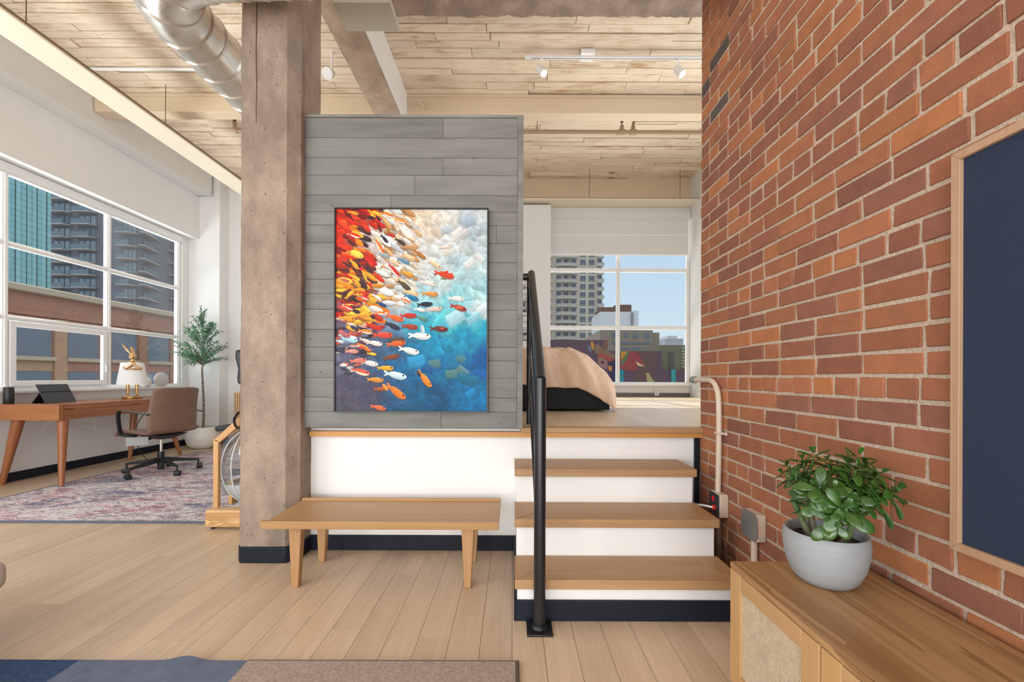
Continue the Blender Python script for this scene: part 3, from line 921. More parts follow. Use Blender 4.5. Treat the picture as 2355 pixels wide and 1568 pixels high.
    for x, y, L, a, c in K:
        u, v = Z(x, y)
        Lr = L / 1058; ang = math.radians(a)
        blob(u + 0.002, v + 0.005, Lr * 1.0, Lr * 0.33, ang, tuple(q * 0.45 for q in c), tail=True, alpha=0.35)
        belly = None
        if c[0] > 190 and c[1] < 150 and rs.rand() < 0.3: belly = (235, 215, 200)
        blob(u, v, Lr, Lr * 0.31, ang, c, tail=True, streak=0.04, belly=belly, hs=0.5)
        hx = u + math.cos(ang) * Lr * 0.36; hy = v + math.sin(ang) * Lr * 0.36
        blob(hx, hy, Lr * 0.08, Lr * 0.08, 0, (50, 35, 30))
    for x, y, L, a, c in [(862, 503, 40, -20, (205, 60, 30)), (845, 548, 40, 10, (110, 130, 90)), (905, 520, 30, 80, (225, 90, 50)), (840, 897, 30, 0, (215, 80, 60)), (950, 752, 60, 5, (200, 95, 60)), (700, 905, 70, 80, (190, 215, 225)), (675, 1215, 50, 60, (60, 50, 60)), (440, 1310, 60, 50, (240, 150, 60))]:
        u, v = Z(x, y); blob(u, v, L / 1058, L / 1058 * 0.4, math.radians(a), c, streak=0.1)
    img = img * (1 + 0.05 * (rs.rand(NZ, NX, 1) - 0.5)) + rs.uniform(-3, 3, (NZ, NX, 1))
    img = np.clip(img, 2, 250) / 255
    li = np.where(img > 0.04045, ((img + 0.055) / 1.055) ** 2.4, img / 12.92)
    return NX, NZ, li * 0.80, H


PY = WY - 0.03
sp_ = 970 / PY
PX0, PX1 = (771 - 1180) / sp_, (1119 - 1180) / sp_
PZ0, PZ1 = CAMZ + (866 - 946) / sp_, CAMZ + (866 - 482) / sp_
pr = root('framed_painting', ((PX0 + PX1) / 2, WY, PZ0 - 0.01), 'large framed painting of orange and white fish over blue water on grey planks', 'painting')
NX, NZ, pimg, pH = make_painting()
gx = np.linspace(PX0, PX1, NX + 1); gz = np.linspace(PZ1, PZ0, NZ + 1)
Hp = np.zeros((NZ + 1, NX + 1)); Hp[:-1, :-1] = pH
verts = [(gx[i] - ORG[pr.name].x, PY + 0.004 - 0.0016 * Hp[j, i] - ORG[pr.name].y, gz[j] - ORG[pr.name].z) for j in range(NZ + 1) for i in range(NX + 1)]
w1 = NX + 1
faces = [(j * w1 + i, (j + 1) * w1 + i, (j + 1) * w1 + i + 1, j * w1 + i + 1) for j in range(NZ) for i in range(NX)]
me = bpy.data.meshes.new('canvas'); me.from_pydata(verts, [], faces); me.update()
at_ = me.color_attributes.new('Col', 'FLOAT_COLOR', 'CORNER')
fc = np.ones((NZ * NX, 4), np.float32); fc[:, :3] = pimg.reshape(-1, 3)
at_.data.foreach_set('color', np.repeat(fc, 4, axis=0).ravel())
m = Mat('oil_paint', (1, 1, 1), 0.55, spec=0.25); m.color(m.attr()); m.bump(m.noi(m.co((1, 1, 1)), 140, 3, 0.6, 1.0), 0.25, 0.003)
me.materials.append(m.m)
o = bpy.data.objects.new('canvas', me); col.objects.link(o); o.parent = pr; ORG[o.name] = ORG[pr.name]
mb = MB(); t = 0.008
mb.box(PX0 - t, PY - 0.006, PZ0 - t, PX0, WY, PZ1 + t).box(PX1, PY - 0.006, PZ0 - t, PX1 + t, WY, PZ1 + t)
mb.box(PX0, PY - 0.006, PZ1, PX1, WY, PZ1 + t).box(PX0, PY - 0.006, PZ0 - t, PX1, WY, PZ0)
obj('frame', mb, BLACK, pr, bevel=0.001)
obj('backing', MB().box(PX0, PY + 0.006, PZ0, PX1, WY - 0.001, PZ1), BLACKP, pr)

# ------------------------------------------------------------------ bench
bn = root('low_bench', (-0.65, 2.25, 0), 'low oak bench with raised front and back lips beside the concrete column', 'bench')
bt = 0.345
obj('seat', MB().box(-1.215, 2.072, bt - 0.036, -0.068, 2.43, bt - 0.012), OAK, bn, bevel=0.002)
obj('front_lip', MB().hexa([(-1.222, 2.045, bt - 0.040), (-0.066, 2.045, bt - 0.040), (-0.066, 2.073, bt - 0.040), (-1.222, 2.073, bt - 0.040)], [(-1.228, 2.040, bt), (-0.066, 2.040, bt), (-0.066, 2.070, bt - 0.002), (-1.228, 2.070, bt - 0.002)]), OAK, bn, bevel=0.003)
obj('back_lip', MB().box(-1.215, 2.43, bt - 0.040, -0.068, 2.455, bt), OAK, bn, bevel=0.003)
obj('long_rail', MB().box(-1.04, 2.135, bt - 0.052, -0.26, 2.155, bt - 0.037), OAK, bn)
obj('long_rail', MB().box(-1.04, 2.345, bt - 0.052, -0.26, 2.365, bt - 0.037), OAK, bn)
for X in (-1.078, -0.222):
    obj('side_rail', MB().box(X - 0.012, 2.14, bt - 0.075, X + 0.012, 2.37, bt - 0.037), OAK, bn, bevel=0.002)
    for Y, s in ((2.105, 1), (2.395, -1)):
        wl = 0.032; wb = 0.017
        xt, xbm = X, X
        mb = MB().hexa([(xbm - wb, Y - wb, 0), (xbm + wb, Y - wb, 0), (xbm + wb, Y + wb, 0), (xbm - wb, Y + wb, 0)],
                       [(xt - wl, Y - wb, bt - 0.038), (xt + wl, Y - wb, bt - 0.038), (xt + wl, Y + wl, bt - 0.038), (xt - wl, Y + wl, bt - 0.038)])
        obj('leg', mb, OAKZ, bn, bevel=0.004)

# ------------------------------------------------------------------ stairs
st = root('staircase', (0.5, 2.2, 0), 'short flight of three oak treads on white risers leading up to the bedroom platform', 'stairs')
ys = [1.825, 2.045, 2.295, 2.555]
hz = [0.185, 0.370, 0.555]
XL, XR = 0.020, 0.978
for i in range(3):
    z0 = hz[i - 1] if i else 0.0
    mb = MB().box(XL, ys[i], 0.0, XR, ys[i + 1] - 0.001, hz[i] - 0.042)
    obj('riser', mb, WHITE, st, bevel=0.002)
    t_ = hz[i] - 0.041
    yn = ys[i] - 0.030
    ye = ys[i + 1] - 0.001 if i < 2 else 2.553
    xa, xb = XL - 0.010, XR + 0.012
    g = 0.0008
    mb = MB().box(xa + 0.11, yn + 0.0, t_, xb - 0.11, ye, hz[i])
    td = obj('tread', MB().prism([(xa + g, yn), (xb - g, yn), (xb - 0.11, yn + 0.10), (xb - 0.11, ye), (xa + 0.11, ye), (xa + 0.11, yn + 0.10)], 'z', t_, hz[i]), TREAD, st, bevel=0.003)
    obj('tread_end', MB().prism([(xb, yn), (xb, ye), (xb - 0.109, ye), (xb - 0.109, yn + 0.101)], 'z', t_, hz[i]), TREADY, td, bevel=0.002)
    obj('tread_end', MB().prism([(xa, yn), (xa + 0.109, yn + 0.101), (xa + 0.109, ye), (xa, ye)], 'z', t_, hz[i]), TREADY, td, bevel=0.002)
obj('kick_board', MB().box(XL - 0.008, ys[0] - 0.014, 0, XR + 0.01, ys[0], 0.088).box(XL - 0.012, ys[0] - 0.014, 0, XL - 0.001, 2.54, 0.088).box(XL - 0.006, ys[0] - 0.006, 0.088, XL - 0.0005, ys[0] + 0.01, 0.143), NAVY, st, bevel=0.004)
obj('side_skirt', MB().box(XR + 0.001, ys[1] - 0.2, 0, XR + 0.01, 2.54, 0.13).box(1.095, 2.535, 0, 1.125, 2.553, PZ - 0.06), NAVY, st)

# railing
rl = root('stair_railing', (0.114, 1.76, 0), 'black tubular steel handrail with slanted bars beside the stairs', 'railing')
rx = 0.114
ztop = 1.045
obj('post', MB().tube([(rx, 1.76, 0.004), (rx, 1.76, ztop)], 0.0245, 20), BLACK, rl, smooth=50)
obj('post', MB().tube([(rx - 0.012, 2.70, PZ), (rx - 0.012, 2.70, 1.69)], 0.016, 16), BLACK, rl, smooth=50)
hr = [(rx, 1.745, ztop - 0.012), (rx, 2.0, ztop + 0.165), (rx, 2.68, 1.045 + 0.655)]
obj('handrail', MB().tube([(rx, 1.752, ztop - 0.01), (rx, 2.70, 1.71)], 0.023, 20), BLACK, rl, smooth=50)
obj('rail_return', MB().tube([(rx, 2.69, 1.688), (rx - 0.07, 2.69, 1.685), (0.045, 2.69, 1.685), (-0.3, 2.69, 1.685)], 0.022, 12), BLACK, rl, smooth=50)
for k in range(1, 4):
    d = 0.245 * k + 0.01
    obj('slanted_bar', MB().tube(bez([(rx - 0.012, 2.69, 1.68 - d), (rx - 0.009, 2.64, 1.66 - d), (rx - 0.006, 2.4, 1.50 - d), (rx - 0.005, 1.77, 1.055 - d)], 6), 0.0085, 10), BLACK, rl, smooth=50)
obj('base_plate', MB().box(rx - 0.054, 1.70, 0, rx + 0.052, 1.81, 0.009), BLACK, rl, bevel=0.002)
obj('weld_collar', MB().lathe([(0.034, 0.009), (0.031, 0.014), (0.026, 0.02)], rx, 1.76, 20), BLACK, rl)
for dx, dy in ((-1, -1), (1, -1), (-1, 1), (1, 1)):
    obj('bolt', MB().lathe([(0.007, 0.009), (0.007, 0.013), (0.004, 0.015)], rx + dx * 0.042, 1.755 + dy * 0.044, 8), BLACK, rl)

# ------------------------------------------------------------------ console
cn = root('rattan_console', (0.9, 0.5, 0), 'low oak media console with woven rattan doors along the brick wall', 'cabinet')
ct = 0.455; cx_ = 0.722; cb_ = 1.108
obj('top', MB().box(0.706, -0.6, ct - 0.017, cb_, 1.368, ct), CABT, cn, bevel=0.0015)
obj('body', MB().box(cx_ + 0.004, -0.59, 0.07, cb_ - 0.004, 1.360, ct - 0.0175), CABZ, cn, bevel=0.001)
m = Mat('woven_rattan', (0.6, 0.5, 0.4), 0.7)
a = m.wave(m.co(), 60, 0.4, 1, 'Y'); b2 = m.wave(m.co(), 60, 0.4, 1, 'Z')
prod = m.math('MULTIPLY', a, b2); ss = m.math('ADD', a, b2)
nn = m.noi(m.co(), 40, 3)
m.color(m.mix(m.ramp(m.math('ADD', ss, m.math('MULTIPLY', m.math('SUBTRACT', nn, 0.5), 0.8)), [(0.45, 0.0), (1.0, 1.0)]), (0.25, 0.15, 0.09), (0.82, 0.66, 0.48)))
m.bump(ss, 0.6, 0.004)
RATTAN = m.m
y1 = 1.366
for k in range(4):
    ya, yb = y1 - 0.402 * (k + 1) + 0.006, y1 - 0.402 * k
    fx0, fx1 = cx_ - 0.004 - 0.012, cx_ + 0.003
    stl = 0.060
    zt_, zb_ = ct - 0.0195, 0.075
    dr = obj('door', MB().box(fx0 + 0.0095, ya + 0.001, zb_ + 0.001, fx1, yb - 0.001, zt_ - 0.001), CABZ, cn)
    obj('door_stile', MB().box(fx0, yb - stl, zb_, fx1, yb, zt_), CABZ, dr, bevel=0.0015)
    obj('door_stile', MB().box(fx0, ya, zb_, fx1, ya + stl, zt_), CABZ, dr, bevel=0.0015)
    obj('door_rail', MB().box(fx0, ya + stl + 0.0005, zt_ - 0.048, fx1, yb - stl - 0.0005, zt_), CAB, dr, bevel=0.0015)
    obj('door_rail', MB().box(fx0, ya + stl + 0.0005, zb_, fx1, yb - stl - 0.0005, zb_ + 0.048), CAB, dr, bevel=0.0015)
    obj('rattan_panel', MB().box(fx0 + 0.006, ya + stl, zb_ + 0.048, fx1, yb - stl, zt_ - 0.048), RATTAN, dr, label='woven rattan panel')
for (x, y) in ((0.74, 1.30), (1.07, 1.30), (0.74, -0.52), (1.07, -0.52)):
    obj('leg', MB().box(x - 0.018, y - 0.018, 0, x + 0.018, y + 0.018, 0.07), CABZ, cn, bevel=0.002)

# ------------------------------------------------------------------ jade plant
px_, py_ = 0.915, 1.235
jp = root('potted_jade_plant', (px_, py_, ct), 'jade plant with plump green leaves in a pale grey pot on the console', 'potted plant')
m = Mat('grey_ceramic', (0.42, 0.44, 0.45), 0.55)
m.color(m.mix(m.noi(m.co((1, 1, 6)), 10, 4), (0.25, 0.27, 0.285), (0.34, 0.36, 0.375)))
m.bump(m.noi(m.co((1, 1, 8)), 20, 3), 0.06, 0.003)
POTM = m.m
h = 0.150
obj('pot', MB().lathe([(0.058, ct + 0.001), (0.066, ct + 0.004), (0.082, ct + 0.020), (0.097, ct + 0.055), (0.105, ct + 0.095), (0.1065, ct + 0.120), (0.104, ct + h - 0.006), (0.101, ct + h), (0.097, ct + h), (0.093, ct + h - 0.004), (0.092, ct + h - 0.03), (0.085, ct + h - 0.05), (0.02, ct + h - 0.055)], px_, py_, 56), POTM, jp, smooth=60)
m = Mat('dark_soil', (0.05, 0.025, 0.018), 0.95); nn = m.noi(m.co(), 120, 4, 0.7)
m.color(m.ramp(nn, [(0.4, (0.02, 0.01, 0.008)), (0.62, (0.16, 0.07, 0.05))])); m.bump(nn, 1.0, 0.02)
def soil(u, v):
    a = u * 2 * math.pi; r = 0.0925 * v
    x, y = r * math.cos(a), r * math.sin(a)
    return (px_ + x, py_ + y, ct + h - 0.028 + mnoise.noise(Vector((x * 70, y * 70, 0))) * 0.005)
obj('soil', MB().grid(soil, 40, 12, closed_u=True), m.m, jp, smooth=80)


def leaf(mb, base, d, nrm, L, W, T, cup=0.25, c=None, nseg=8, thin=False):
    """plump obovate leaf from base along d"""
    d = Vector(d).normalized(); n = Vector(nrm); n = (n - d * n.dot(d)).normalized(); sidev = d.cross(n)
    base = Vector(base)
    prof = [(0.0, 0.10), (0.12, 0.22), (0.3, 0.58), (0.5, 0.88), (0.68, 1.0), (0.84, 0.86), (0.95, 0.5), (1.0, 0.05)]
    if thin: prof = [(0.0, 0.1), (0.3, 0.8), (0.55, 1.0), (0.8, 0.6), (1.0, 0.03)]
    vs = []
    ring = 6 if not thin else 4
    for t, w_ in prof:
        ce = base + d * (L * t) + n * (-cup * L * t * t * 0.5)
        for k in range(ring):
            a = 2 * math.pi * k / ring
            up_ = math.sin(a); si = math.cos(a)
            vs.append(ce + sidev * (si * W / 2 * w_) + n * (up_ * T / 2 * (w_ ** 0.5) + abs(si) ** 2 * W * 0.10 * w_))
    m_ = len(prof)
    fs = [(i * ring + k, i * ring + (k + 1) % ring, (i + 1) * ring + (k + 1) % ring, (i + 1) * ring + k) for i in range(m_ - 1) for k in range(ring)]
    fs += [tuple(range(ring))[::-1], tuple(range((m_ - 1) * ring, m_ * ring))]
    mb.add(vs, fs, c)


m = Mat('jade_leaf', (0.03, 0.12, 0.03), 0.28, spec=0.6)
m.color(m.mix(1.0, m.attr(), m.ramp(m.noi(m.co(), 60, 3), [(0.3, (0.75, 0.75, 0.75)), (0.7, (1.15, 1.15, 1.1))]), 'MULTIPLY'))
m.b.inputs['Coat Weight'].default_value = 0.12; m.b.inputs['Coat Roughness'].default_value = 0.15
m.b.inputs['Subsurface Weight'].default_value = 0.0
JADE = m.m
m = Mat('jade_stem', (0.08, 0.13, 0.05), 0.6)
m.color(m.mix(m.ramp(m.sep(m.n('TexCoord').outputs['Generated'])[2], [(0.1, 1.0), (0.4, 0.0)]), (0.07, 0.14, 0.04), (0.16, 0.13, 0.09)))
m.bump(m.noi(m.co(), 150, 3), 0.5, 0.003)
JSTEM = m.m
rnd = random.Random(11)
def unproj(px, py, Y): return Vector(((px - 1180) * Y / 970, Y, CAMZ + (866 - py) * Y / 970))
tips = [(1808, 1092, 1.30, 0.9), (1812, 1070, 1.32, .8), (1850, 1062, 1.28, 1), (1872, 1048, 1.27, 1), (1838, 1088, 1.25, 1), (1832, 1104, 1.24, 1), (1858, 1078, 1.30, 1), (1902, 1062, 1.30, .9), (1925, 1078, 1.30, .9), (1950, 1058, 1.22, 1), (1972, 1050, 1.22, 1), (1968, 1078, 1.17, 1.1),
        (1990, 1072, 1.24, .9), (2008, 1092, 1.20, .9), (2022, 1090, 1.17, .9), (1890, 1100, 1.22, 1.0), (1912, 1092, 1.22, 1.1), (1945, 1108, 1.18, 1.1), (1886, 1120, 1.14, 1.35), (1870, 1138, 1.18, 1.2), (1918, 1128, 1.14, 1.1), (1962, 1118, 1.16, 1.1), (1985, 1110, 1.16, 1.1), (2000, 1130, 1.13, 1.0),
        (2022, 1142, 1.11, 1.0), (2044, 1132, 1.11, .95), (2060, 1122, 1.10, .8), (1938, 1168, 1.09, 1.45), (1928, 1178, 1.11, 1.3), (1900, 1155, 1.15, 1.2), (1975, 1140, 1.15, 1.0), (1955, 1150, 1.12, 1.2), (1912, 1198, 1.11, 1.2), (1852, 1158, 1.25, .8), (1992, 1150, 1.12, 1.0)]
cen = Vector((px_, py_, ct + 0.24))
mbl = MB()
stem_bases = [Vector((px_ - 0.035, py_ + 0.005, ct + 0.118)), Vector((px_ - 0.015, py_ + 0.02, ct + 0.118)), Vector((px_ + 0.02, py_ - 0.035, ct + 0.118)), Vector((px_ + 0.01, py_ + 0.0, ct + 0.118))]
hubs = [cen + Vector((-0.075, 0.03, -0.01)), cen + Vector((-0.03, 0.04, 0.01)), cen + Vector((0.03, -0.07, -0.04)), cen + Vector((0.07, -0.02, 0.0))]
stem_mbs = [MB() for _ in hubs]
for i, hb in enumerate(hubs):
    b0 = stem_bases[i]
    stem_mbs[i].tube(bez([b0, b0.lerp(hb, 0.4) + Vector((rnd.uniform(-.006, .006), 0, 0)), b0.lerp(hb, 0.75), hb], 5), list(np.linspace(0.0105, 0.0065, 16)), 10)
for (tx, ty, tY, sz) in tips:
    p = unproj(tx, ty, tY)
    hi = min(range(len(hubs)), key=lambda i: (hubs[i] - p).length)
    hb = hubs[hi]
    mid = hb.lerp(p, 0.55) + Vector((0, 0, -0.008))
    stem_mbs[hi].tube(bez([hb, mid, p], 5), list(np.linspace(0.0055, 0.0028, 11)), 7)
    ax = ((p - cen).normalized() + Vector((0, 0, 0.45))).normalized()
    t1 = ax.cross(Vector((0, 1, 0.2))).normalized(); t2 = ax.cross(t1)
    a0 = rnd.uniform(0, 3)
    for lvl, (k, el, ls) in enumerate([(4, 0.05, 1.0), (2, 0.55, 0.85), (2, 1.1, 0.5)]):
        for q in range(k):
            a = a0 + lvl * math.pi / 2 + q * 2 * math.pi / k + rnd.uniform(-0.25, 0.25)
            d = (t1 * math.cos(a) + t2 * math.sin(a)) * math.cos(el) + ax * math.sin(el)
            L = 0.050 * ls * sz * rnd.uniform(0.85, 1.15)
            g = rnd.uniform(0.75, 1.3)
            base_p = p - ax * 0.010 * (1 - lvl)
            tip_p = base_p + d * L
            if tip_p.x > 1.115:
                continue
            leaf(mbl, base_p, d, ax, L, L * 0.56, L * 0.14, rnd.uniform(0.1, 0.5), (0.034 * g, 0.098 * g, 0.014 * g))
for (x, y, Y, dx, dy, sz) in [(2030, 1165, 1.10, 22, 36, .06), (2058, 1150, 1.09, 18, 34, .05), (1845, 1150, 1.24, -22, -2, .045), (1850, 1172, 1.24, -20, 2, .04), (2008, 1165, 1.12, 22, 12, .05)]:
    p = unproj(x, y, Y); q = unproj(x + dx, y + dy, Y)
    leaf(mbl, p, q - p, Vector((0.9, 0.1, 0.4)), sz, sz * 0.42, sz * .12, 0.3, (0.03, 0.10, 0.025))
for s_ in stem_mbs: obj('stem', s_, JSTEM, jp, smooth=60)
obj('leaves', mbl, JADE, jp, smooth=80, sub=1)

# ------------------------------------------------------------------ blue board on the brick
bb = root('navy_pinboard', (1.112, 0.36, 0.62), 'tall navy fabric board in a slim wooden frame on the brick wall', 'board')
FY0, FY1, FZ0, FZ1 = -0.50, 1.062, 0.622, 1.612
fx = 1.100
obj('panel', MB().box(fx + 0.010, FY0 + 0.01, FZ0 + 0.01, 1.126, FY1 - 0.01, FZ1 - 0.01), NAVYF, bb)
mb = MB()
t = 0.021
mb.prism([(FY0, FZ0), (FY1, FZ0), (FY1 - t, FZ0 + t), (FY0 + t, FZ0 + t)], 'x', fx, 1.126)
mb.prism([(FY0, FZ1), (FY0 + t, FZ1 - t), (FY1 - t, FZ1 - t), (FY1, FZ1)], 'x', fx, 1.126)
mb.prism([(FY1, FZ0 + 0.0004), (FY1, FZ1 - 0.0004), (FY1 - t, FZ1 - t - 0.0004), (FY1 - t, FZ0 + t + 0.0004)], 'x', fx, 1.126)
mb.prism([(FY0, FZ0 + 0.0004), (FY0 + t, FZ0 + t + 0.0004), (FY0 + t, FZ1 - t - 0.0004), (FY0, FZ1 - 0.0004)], 'x', fx, 1.126)
obj('frame', mb, FRAMEW, bb, bevel=0.001)

# ------------------------------------------------------------------ conduits and boxes on the brick wall
PIPE = Mat('beige_conduit', (0.62, 0.52, 0.42), 0.45).m
PIPEB = Mat('brown_conduit', (0.20, 0.13, 0.085), 0.5).m
STEEL = Mat('galvanised_steel', (0.30, 0.32, 0.33), 0.42, 0.7).m
pc = root('electrical_conduit', (1.11, 2.28, 0), 'beige conduit bending around the brick corner down to a red-dotted switch box', 'conduit')
cxw = 1.105
pth = bez([(cxw, 2.60, 1.035), (cxw, 2.45, 1.035), (cxw, 2.345, 1.03), (cxw, 2.285, 0.985), (cxw, 2.265, 0.90), (cxw, 2.262, 0.70), (cxw, 2.27, 0.435)], 8)
obj('pipe', MB().tube(pth, 0.0145, 14), PIPE, pc, smooth=60)
obj('connector', MB().tube([(cxw, 2.60, 1.035), (cxw, 2.565, 1.035)], 0.021, 14).tube([(cxw, 2.565, 1.035), (cxw, 2.545, 1.035)], 0.018, 14), STEEL, pc, smooth=50)
obj('strap', MB().box(cxw - 0.016, 2.236, 0.745, 1.129, 2.288, 0.758).box(1.120, 2.215, 0.743, 1.129, 2.236, 0.76), PIPE, pc, bevel=0.003)
bxo = obj('switch_box', MB().box(1.083, 2.205, 0.315, 1.130, 2.315, 0.435), PIPE, pc, bevel=0.004)
obj('cover_plate', MB().box(1.078, 2.207, 0.317, 1.0828, 2.313, 0.433), Mat('dark_plate', (0.07, 0.075, 0.08), 0.4, 0.5).m, bxo, bevel=0.002)
RED = Mat('red_plastic', (0.75, 0.02, 0.02), 0.35).m
obj('red_dot', MB().tube([(1.078, 2.268, 0.400), (1.0765, 2.268, 0.400)], 0.014, 20), RED, bxo)
obj('red_bushing', MB().tube([(1.079, 2.255, 0.355), (1.070, 2.255, 0.355)], 0.015, 16), RED, bxo)
for k in range(2):
    obj('knockout', MB().tube([(1.107, 2.2055, 0.345 + 0.06 * k), (1.107, 2.2035, 0.345 + 0.06 * k)], 0.014, 18), PIPE, bxo)
obj('white_cable', MB().tube(bez([(1.071, 2.255, 0.355), (1.05, 2.28, 0.355), (1.02, 2.32, 0.35), (0.99, 2.40, 0.33)], 6), 0.006, 8), SHADE, pc)
obj('lower_pipe', MB().tube([(cxw, 2.26, 0.318), (cxw, 2.26, 0.0)], 0.0145, 14), PIPEB, pc, smooth=60)
pc = root('junction_box', (1.105, 1.94, 0), 'beige junction box with bare steel cover low on the brick wall behind the console', 'junction box')
b2_ = obj('box', MB().box(1.088, 1.878, 0.315, 1.130, 1.995, 0.435), PIPE, pc, bevel=0.004)
obj('cover_plate', MB().prism([(1.872, 0.335), (1.888, 0.312), (1.985, 0.312), (2.0, 0.330), (2.0, 0.42), (1.985, 0.438), (1.885, 0.438), (1.872, 0.425)], 'x', 1.083, 1.0878), STEEL, b2_, bevel=0.001)
for k in range(2):
    obj('knockout', MB().tube([(1.108, 1.8785, 0.345 + 0.055 * k), (1.108, 1.8765, 0.345 + 0.055 * k)], 0.013, 18), PIPE, b2_)
obj('pipe', MB().tube([(1.11, 1.935, 0.317), (1.11, 1.935, 0.0)], 0.0145, 14), PIPE, pc, smooth=60)

# ------------------------------------------------------------------ ductwork
m = Mat('galvanised_duct', (0.74, 0.70, 0.64), 0.30, 0.85)
m.color(m.mix(m.noi(m.co(), 8, 4), (0.70, 0.67, 0.62), (0.80, 0.77, 0.72)))
m.rough(m.ramp(m.noi(m.co(), 14, 4), [(0.3, 0.24), (0.7, 0.42)]))
DUCT = m.m
dk = root('round_duct', (-1.96, 3.2, 3.15), 'large round spiral metal duct bending from across the ceiling to run back past the column', 'duct')
RD = 0.165


def duct_run(mb, path, r, step, ph=0.0):
    P = [Vector(p) for p in path]
    out = []; rs_ = []; acc = ph
    for a, b in zip(P[:-1], P[1:]):
        L = (b - a).length; k = max(1, int(L / 0.006))
        for i in range(k):
            t = i / k
            out.append(a.lerp(b, t)); s_ = (acc + L * t) % step
            rs_.append(r + (0.007 if s_ < 0.009 else 0.0))
        acc += L
    out.append(P[-1]); rs_.append(r)
    mb.tube(out, rs_, 40)


mb = MB(); duct_run(mb, [(-1.96, 2.50, 3.15), (-1.96, 4.05, 3.15)], RD, 0.155, 0.03)
obj('long_run', mb, DUCT, dk, smooth=50)
arc = [(-1.96 + 0.36 - 0.36 * math.cos(a), 2.50 - 0.36 * math.sin(a), 3.15) for a in np.linspace(0, math.pi / 2, 13)]
mb = MB(); duct_run(mb, arc, RD + 0.002, 0.187)
obj('elbow', mb, DUCT, dk, smooth=50)
# spiral cross run, slightly turned towards the camera
mb = MB(); duct_run(mb, [(-1.60, 2.14, 3.15), (1.1, 2.02, 3.15)], RD - 0.005, 5.0)
xr = obj('cross_run', mb, DUCT, dk, smooth=50)
mb = MB()
dirv = Vector((2.7, -0.12, 0)).normalized(); upv = Vector((0, 0, 1)); sdv = dirv.cross(upv)
pts = []
for i in range(0, 24 * 24):
    a = i / 24 * 2 * math.pi; p = Vector((-1.60, 2.14, 3.15)) + dirv * (i / 24 * 0.112)
    pts.append(p + (upv * math.cos(a) + sdv * math.sin(a)) * (RD - 0.005))
mb.tube(pts, 0.0035, 5)
obj('spiral_seam', mb, DUCT, xr)
SM = Mat('beige_metal', (0.50, 0.47, 0.38), 0.4).m
tag(obj('ceiling_vent_box', MB().box(-1.12, 2.60, 3.35, -0.768, 2.815, 3.40), SM, bevel=0.003, org=(-0.94, 2.7, 3.35)), 'flat beige metal box under the round duct next to the column top', 'vent box')

# ------------------------------------------------------------------ track lights, pipes
tk = root('track_light', (1.2, 3.99, 4.05), 'white ceiling track with two small white spotlights over the stairs', 'track light')
ty_ = 3.97; tz = 4.045
obj('track', MB().box(0.10, ty_ - 0.018, tz, 2.2, ty_ + 0.018, tz + 0.022), WHITE2, tk, bevel=0.002)
obj('track_slot', MB().box(0.16, ty_ - 0.004, tz - 0.0005, 2.2, ty_ + 0.004, tz + 0.002), Mat('slot_grey', (0.12, 0.12, 0.12), 0.6).m, tk)
obj('canopy', MB().box(0.62, ty_ - 0.06, tz + 0.010, 0.75, ty_ + 0.06, tz + 0.05), WHITE2, tk, bevel=0.002)
LAMP = Mat('lit_lamp', (1, 1, 1), 0.5); LAMP.b.inputs['Emission Color'].default_value = (1, 0.95, 0.85, 1); LAMP.b.inputs['Emission Strength'].default_value = 1.6; LAMP = LAMP.m
for X in (0.255, 1.55):
    hd = obj('spotlight', MB().box(X - 0.015, ty_ - 0.015, tz - 0.018, X + 0.015, ty_ + 0.015, tz).tube([(X, ty_, tz - 0.018), (X, ty_, tz - 0.075)], 0.006, 8)
             .tube([(X - 0.028, ty_ + 0.02, tz - 0.065), (X - 0.012, ty_, tz - 0.105), (X + 0.02, ty_ - 0.03, tz - 0.165)], [0.022, 0.036, 0.036], 20), WHITE2, tk, smooth=40)
    obj('lamp_lens', MB().tube([(X + 0.02, ty_ - 0.03, tz - 0.165), (X + 0.0212, ty_ - 0.0312, tz - 0.1685)], 0.029, 18), LAMP, hd)
hd = root('wall_spotlight', (-2.05, 4.45, 3.95), 'small white round spotlight just right of the column top', 'spotlight')
wx = (752 - 1180) * 3.9 / 970; wz = CAMZ + (866 - 170) * 3.9 / 970
ORG[hd.name] = Vector((wx, 3.9, wz)); hd.location = (wx, 3.9, wz)
obj('lamp_head', MB().tube([(wx, 3.98, wz + 0.06), (wx - 0.01, 3.90, wz)], [0.035, 0.05], 20), WHITE2, hd, smooth=50)
obj('stem', MB().tube([(wx, 3.97, wz + 0.05), (wx, 3.99, CZ - 0.01)], 0.01, 8), WHITE2, hd)

PIPEC = Mat('cream_pipe', (0.36, 0.25, 0.15), 0.4).m
pp = root('sprinkler_pipe', (-0.5, 4.83, 3.85), 'cream sprinkler pipe running behind the crossbeam with tees and elbows', 'pipe')
pz = 3.85; yp = 4.88
k_ = yp / 970
def PX(p): return (p - 1180) * k_
def PZ_(p): return CAMZ + (866 - p) * k_
obj('main_pipe', MB().tube([(-3.22, yp, PZ_(303)), (2.9, yp, PZ_(303))], 0.022, 14), PIPEC, pp, smooth=60)
obj('upper_pipe', MB().tube(bez([(PX(1454), yp, PZ_(303)), (PX(1454), yp, PZ_(288)), (PX(1455), yp, PZ_(280)), (PX(1462), yp, PZ_(276)), (PX(1480), yp, PZ_(275.5)), (2.9, yp, PZ_(275.5))], 5), 0.016, 12), PIPEC, pp, smooth=60)
obj('fitting', MB().tube([(PX(1420), yp, PZ_(303)), (PX(1436), yp, PZ_(303))], 0.030, 14).tube([(PX(1428), yp, PZ_(303)), (PX(1428), yp, PZ_(288))], 0.022, 12), PIPEC, pp, smooth=40)
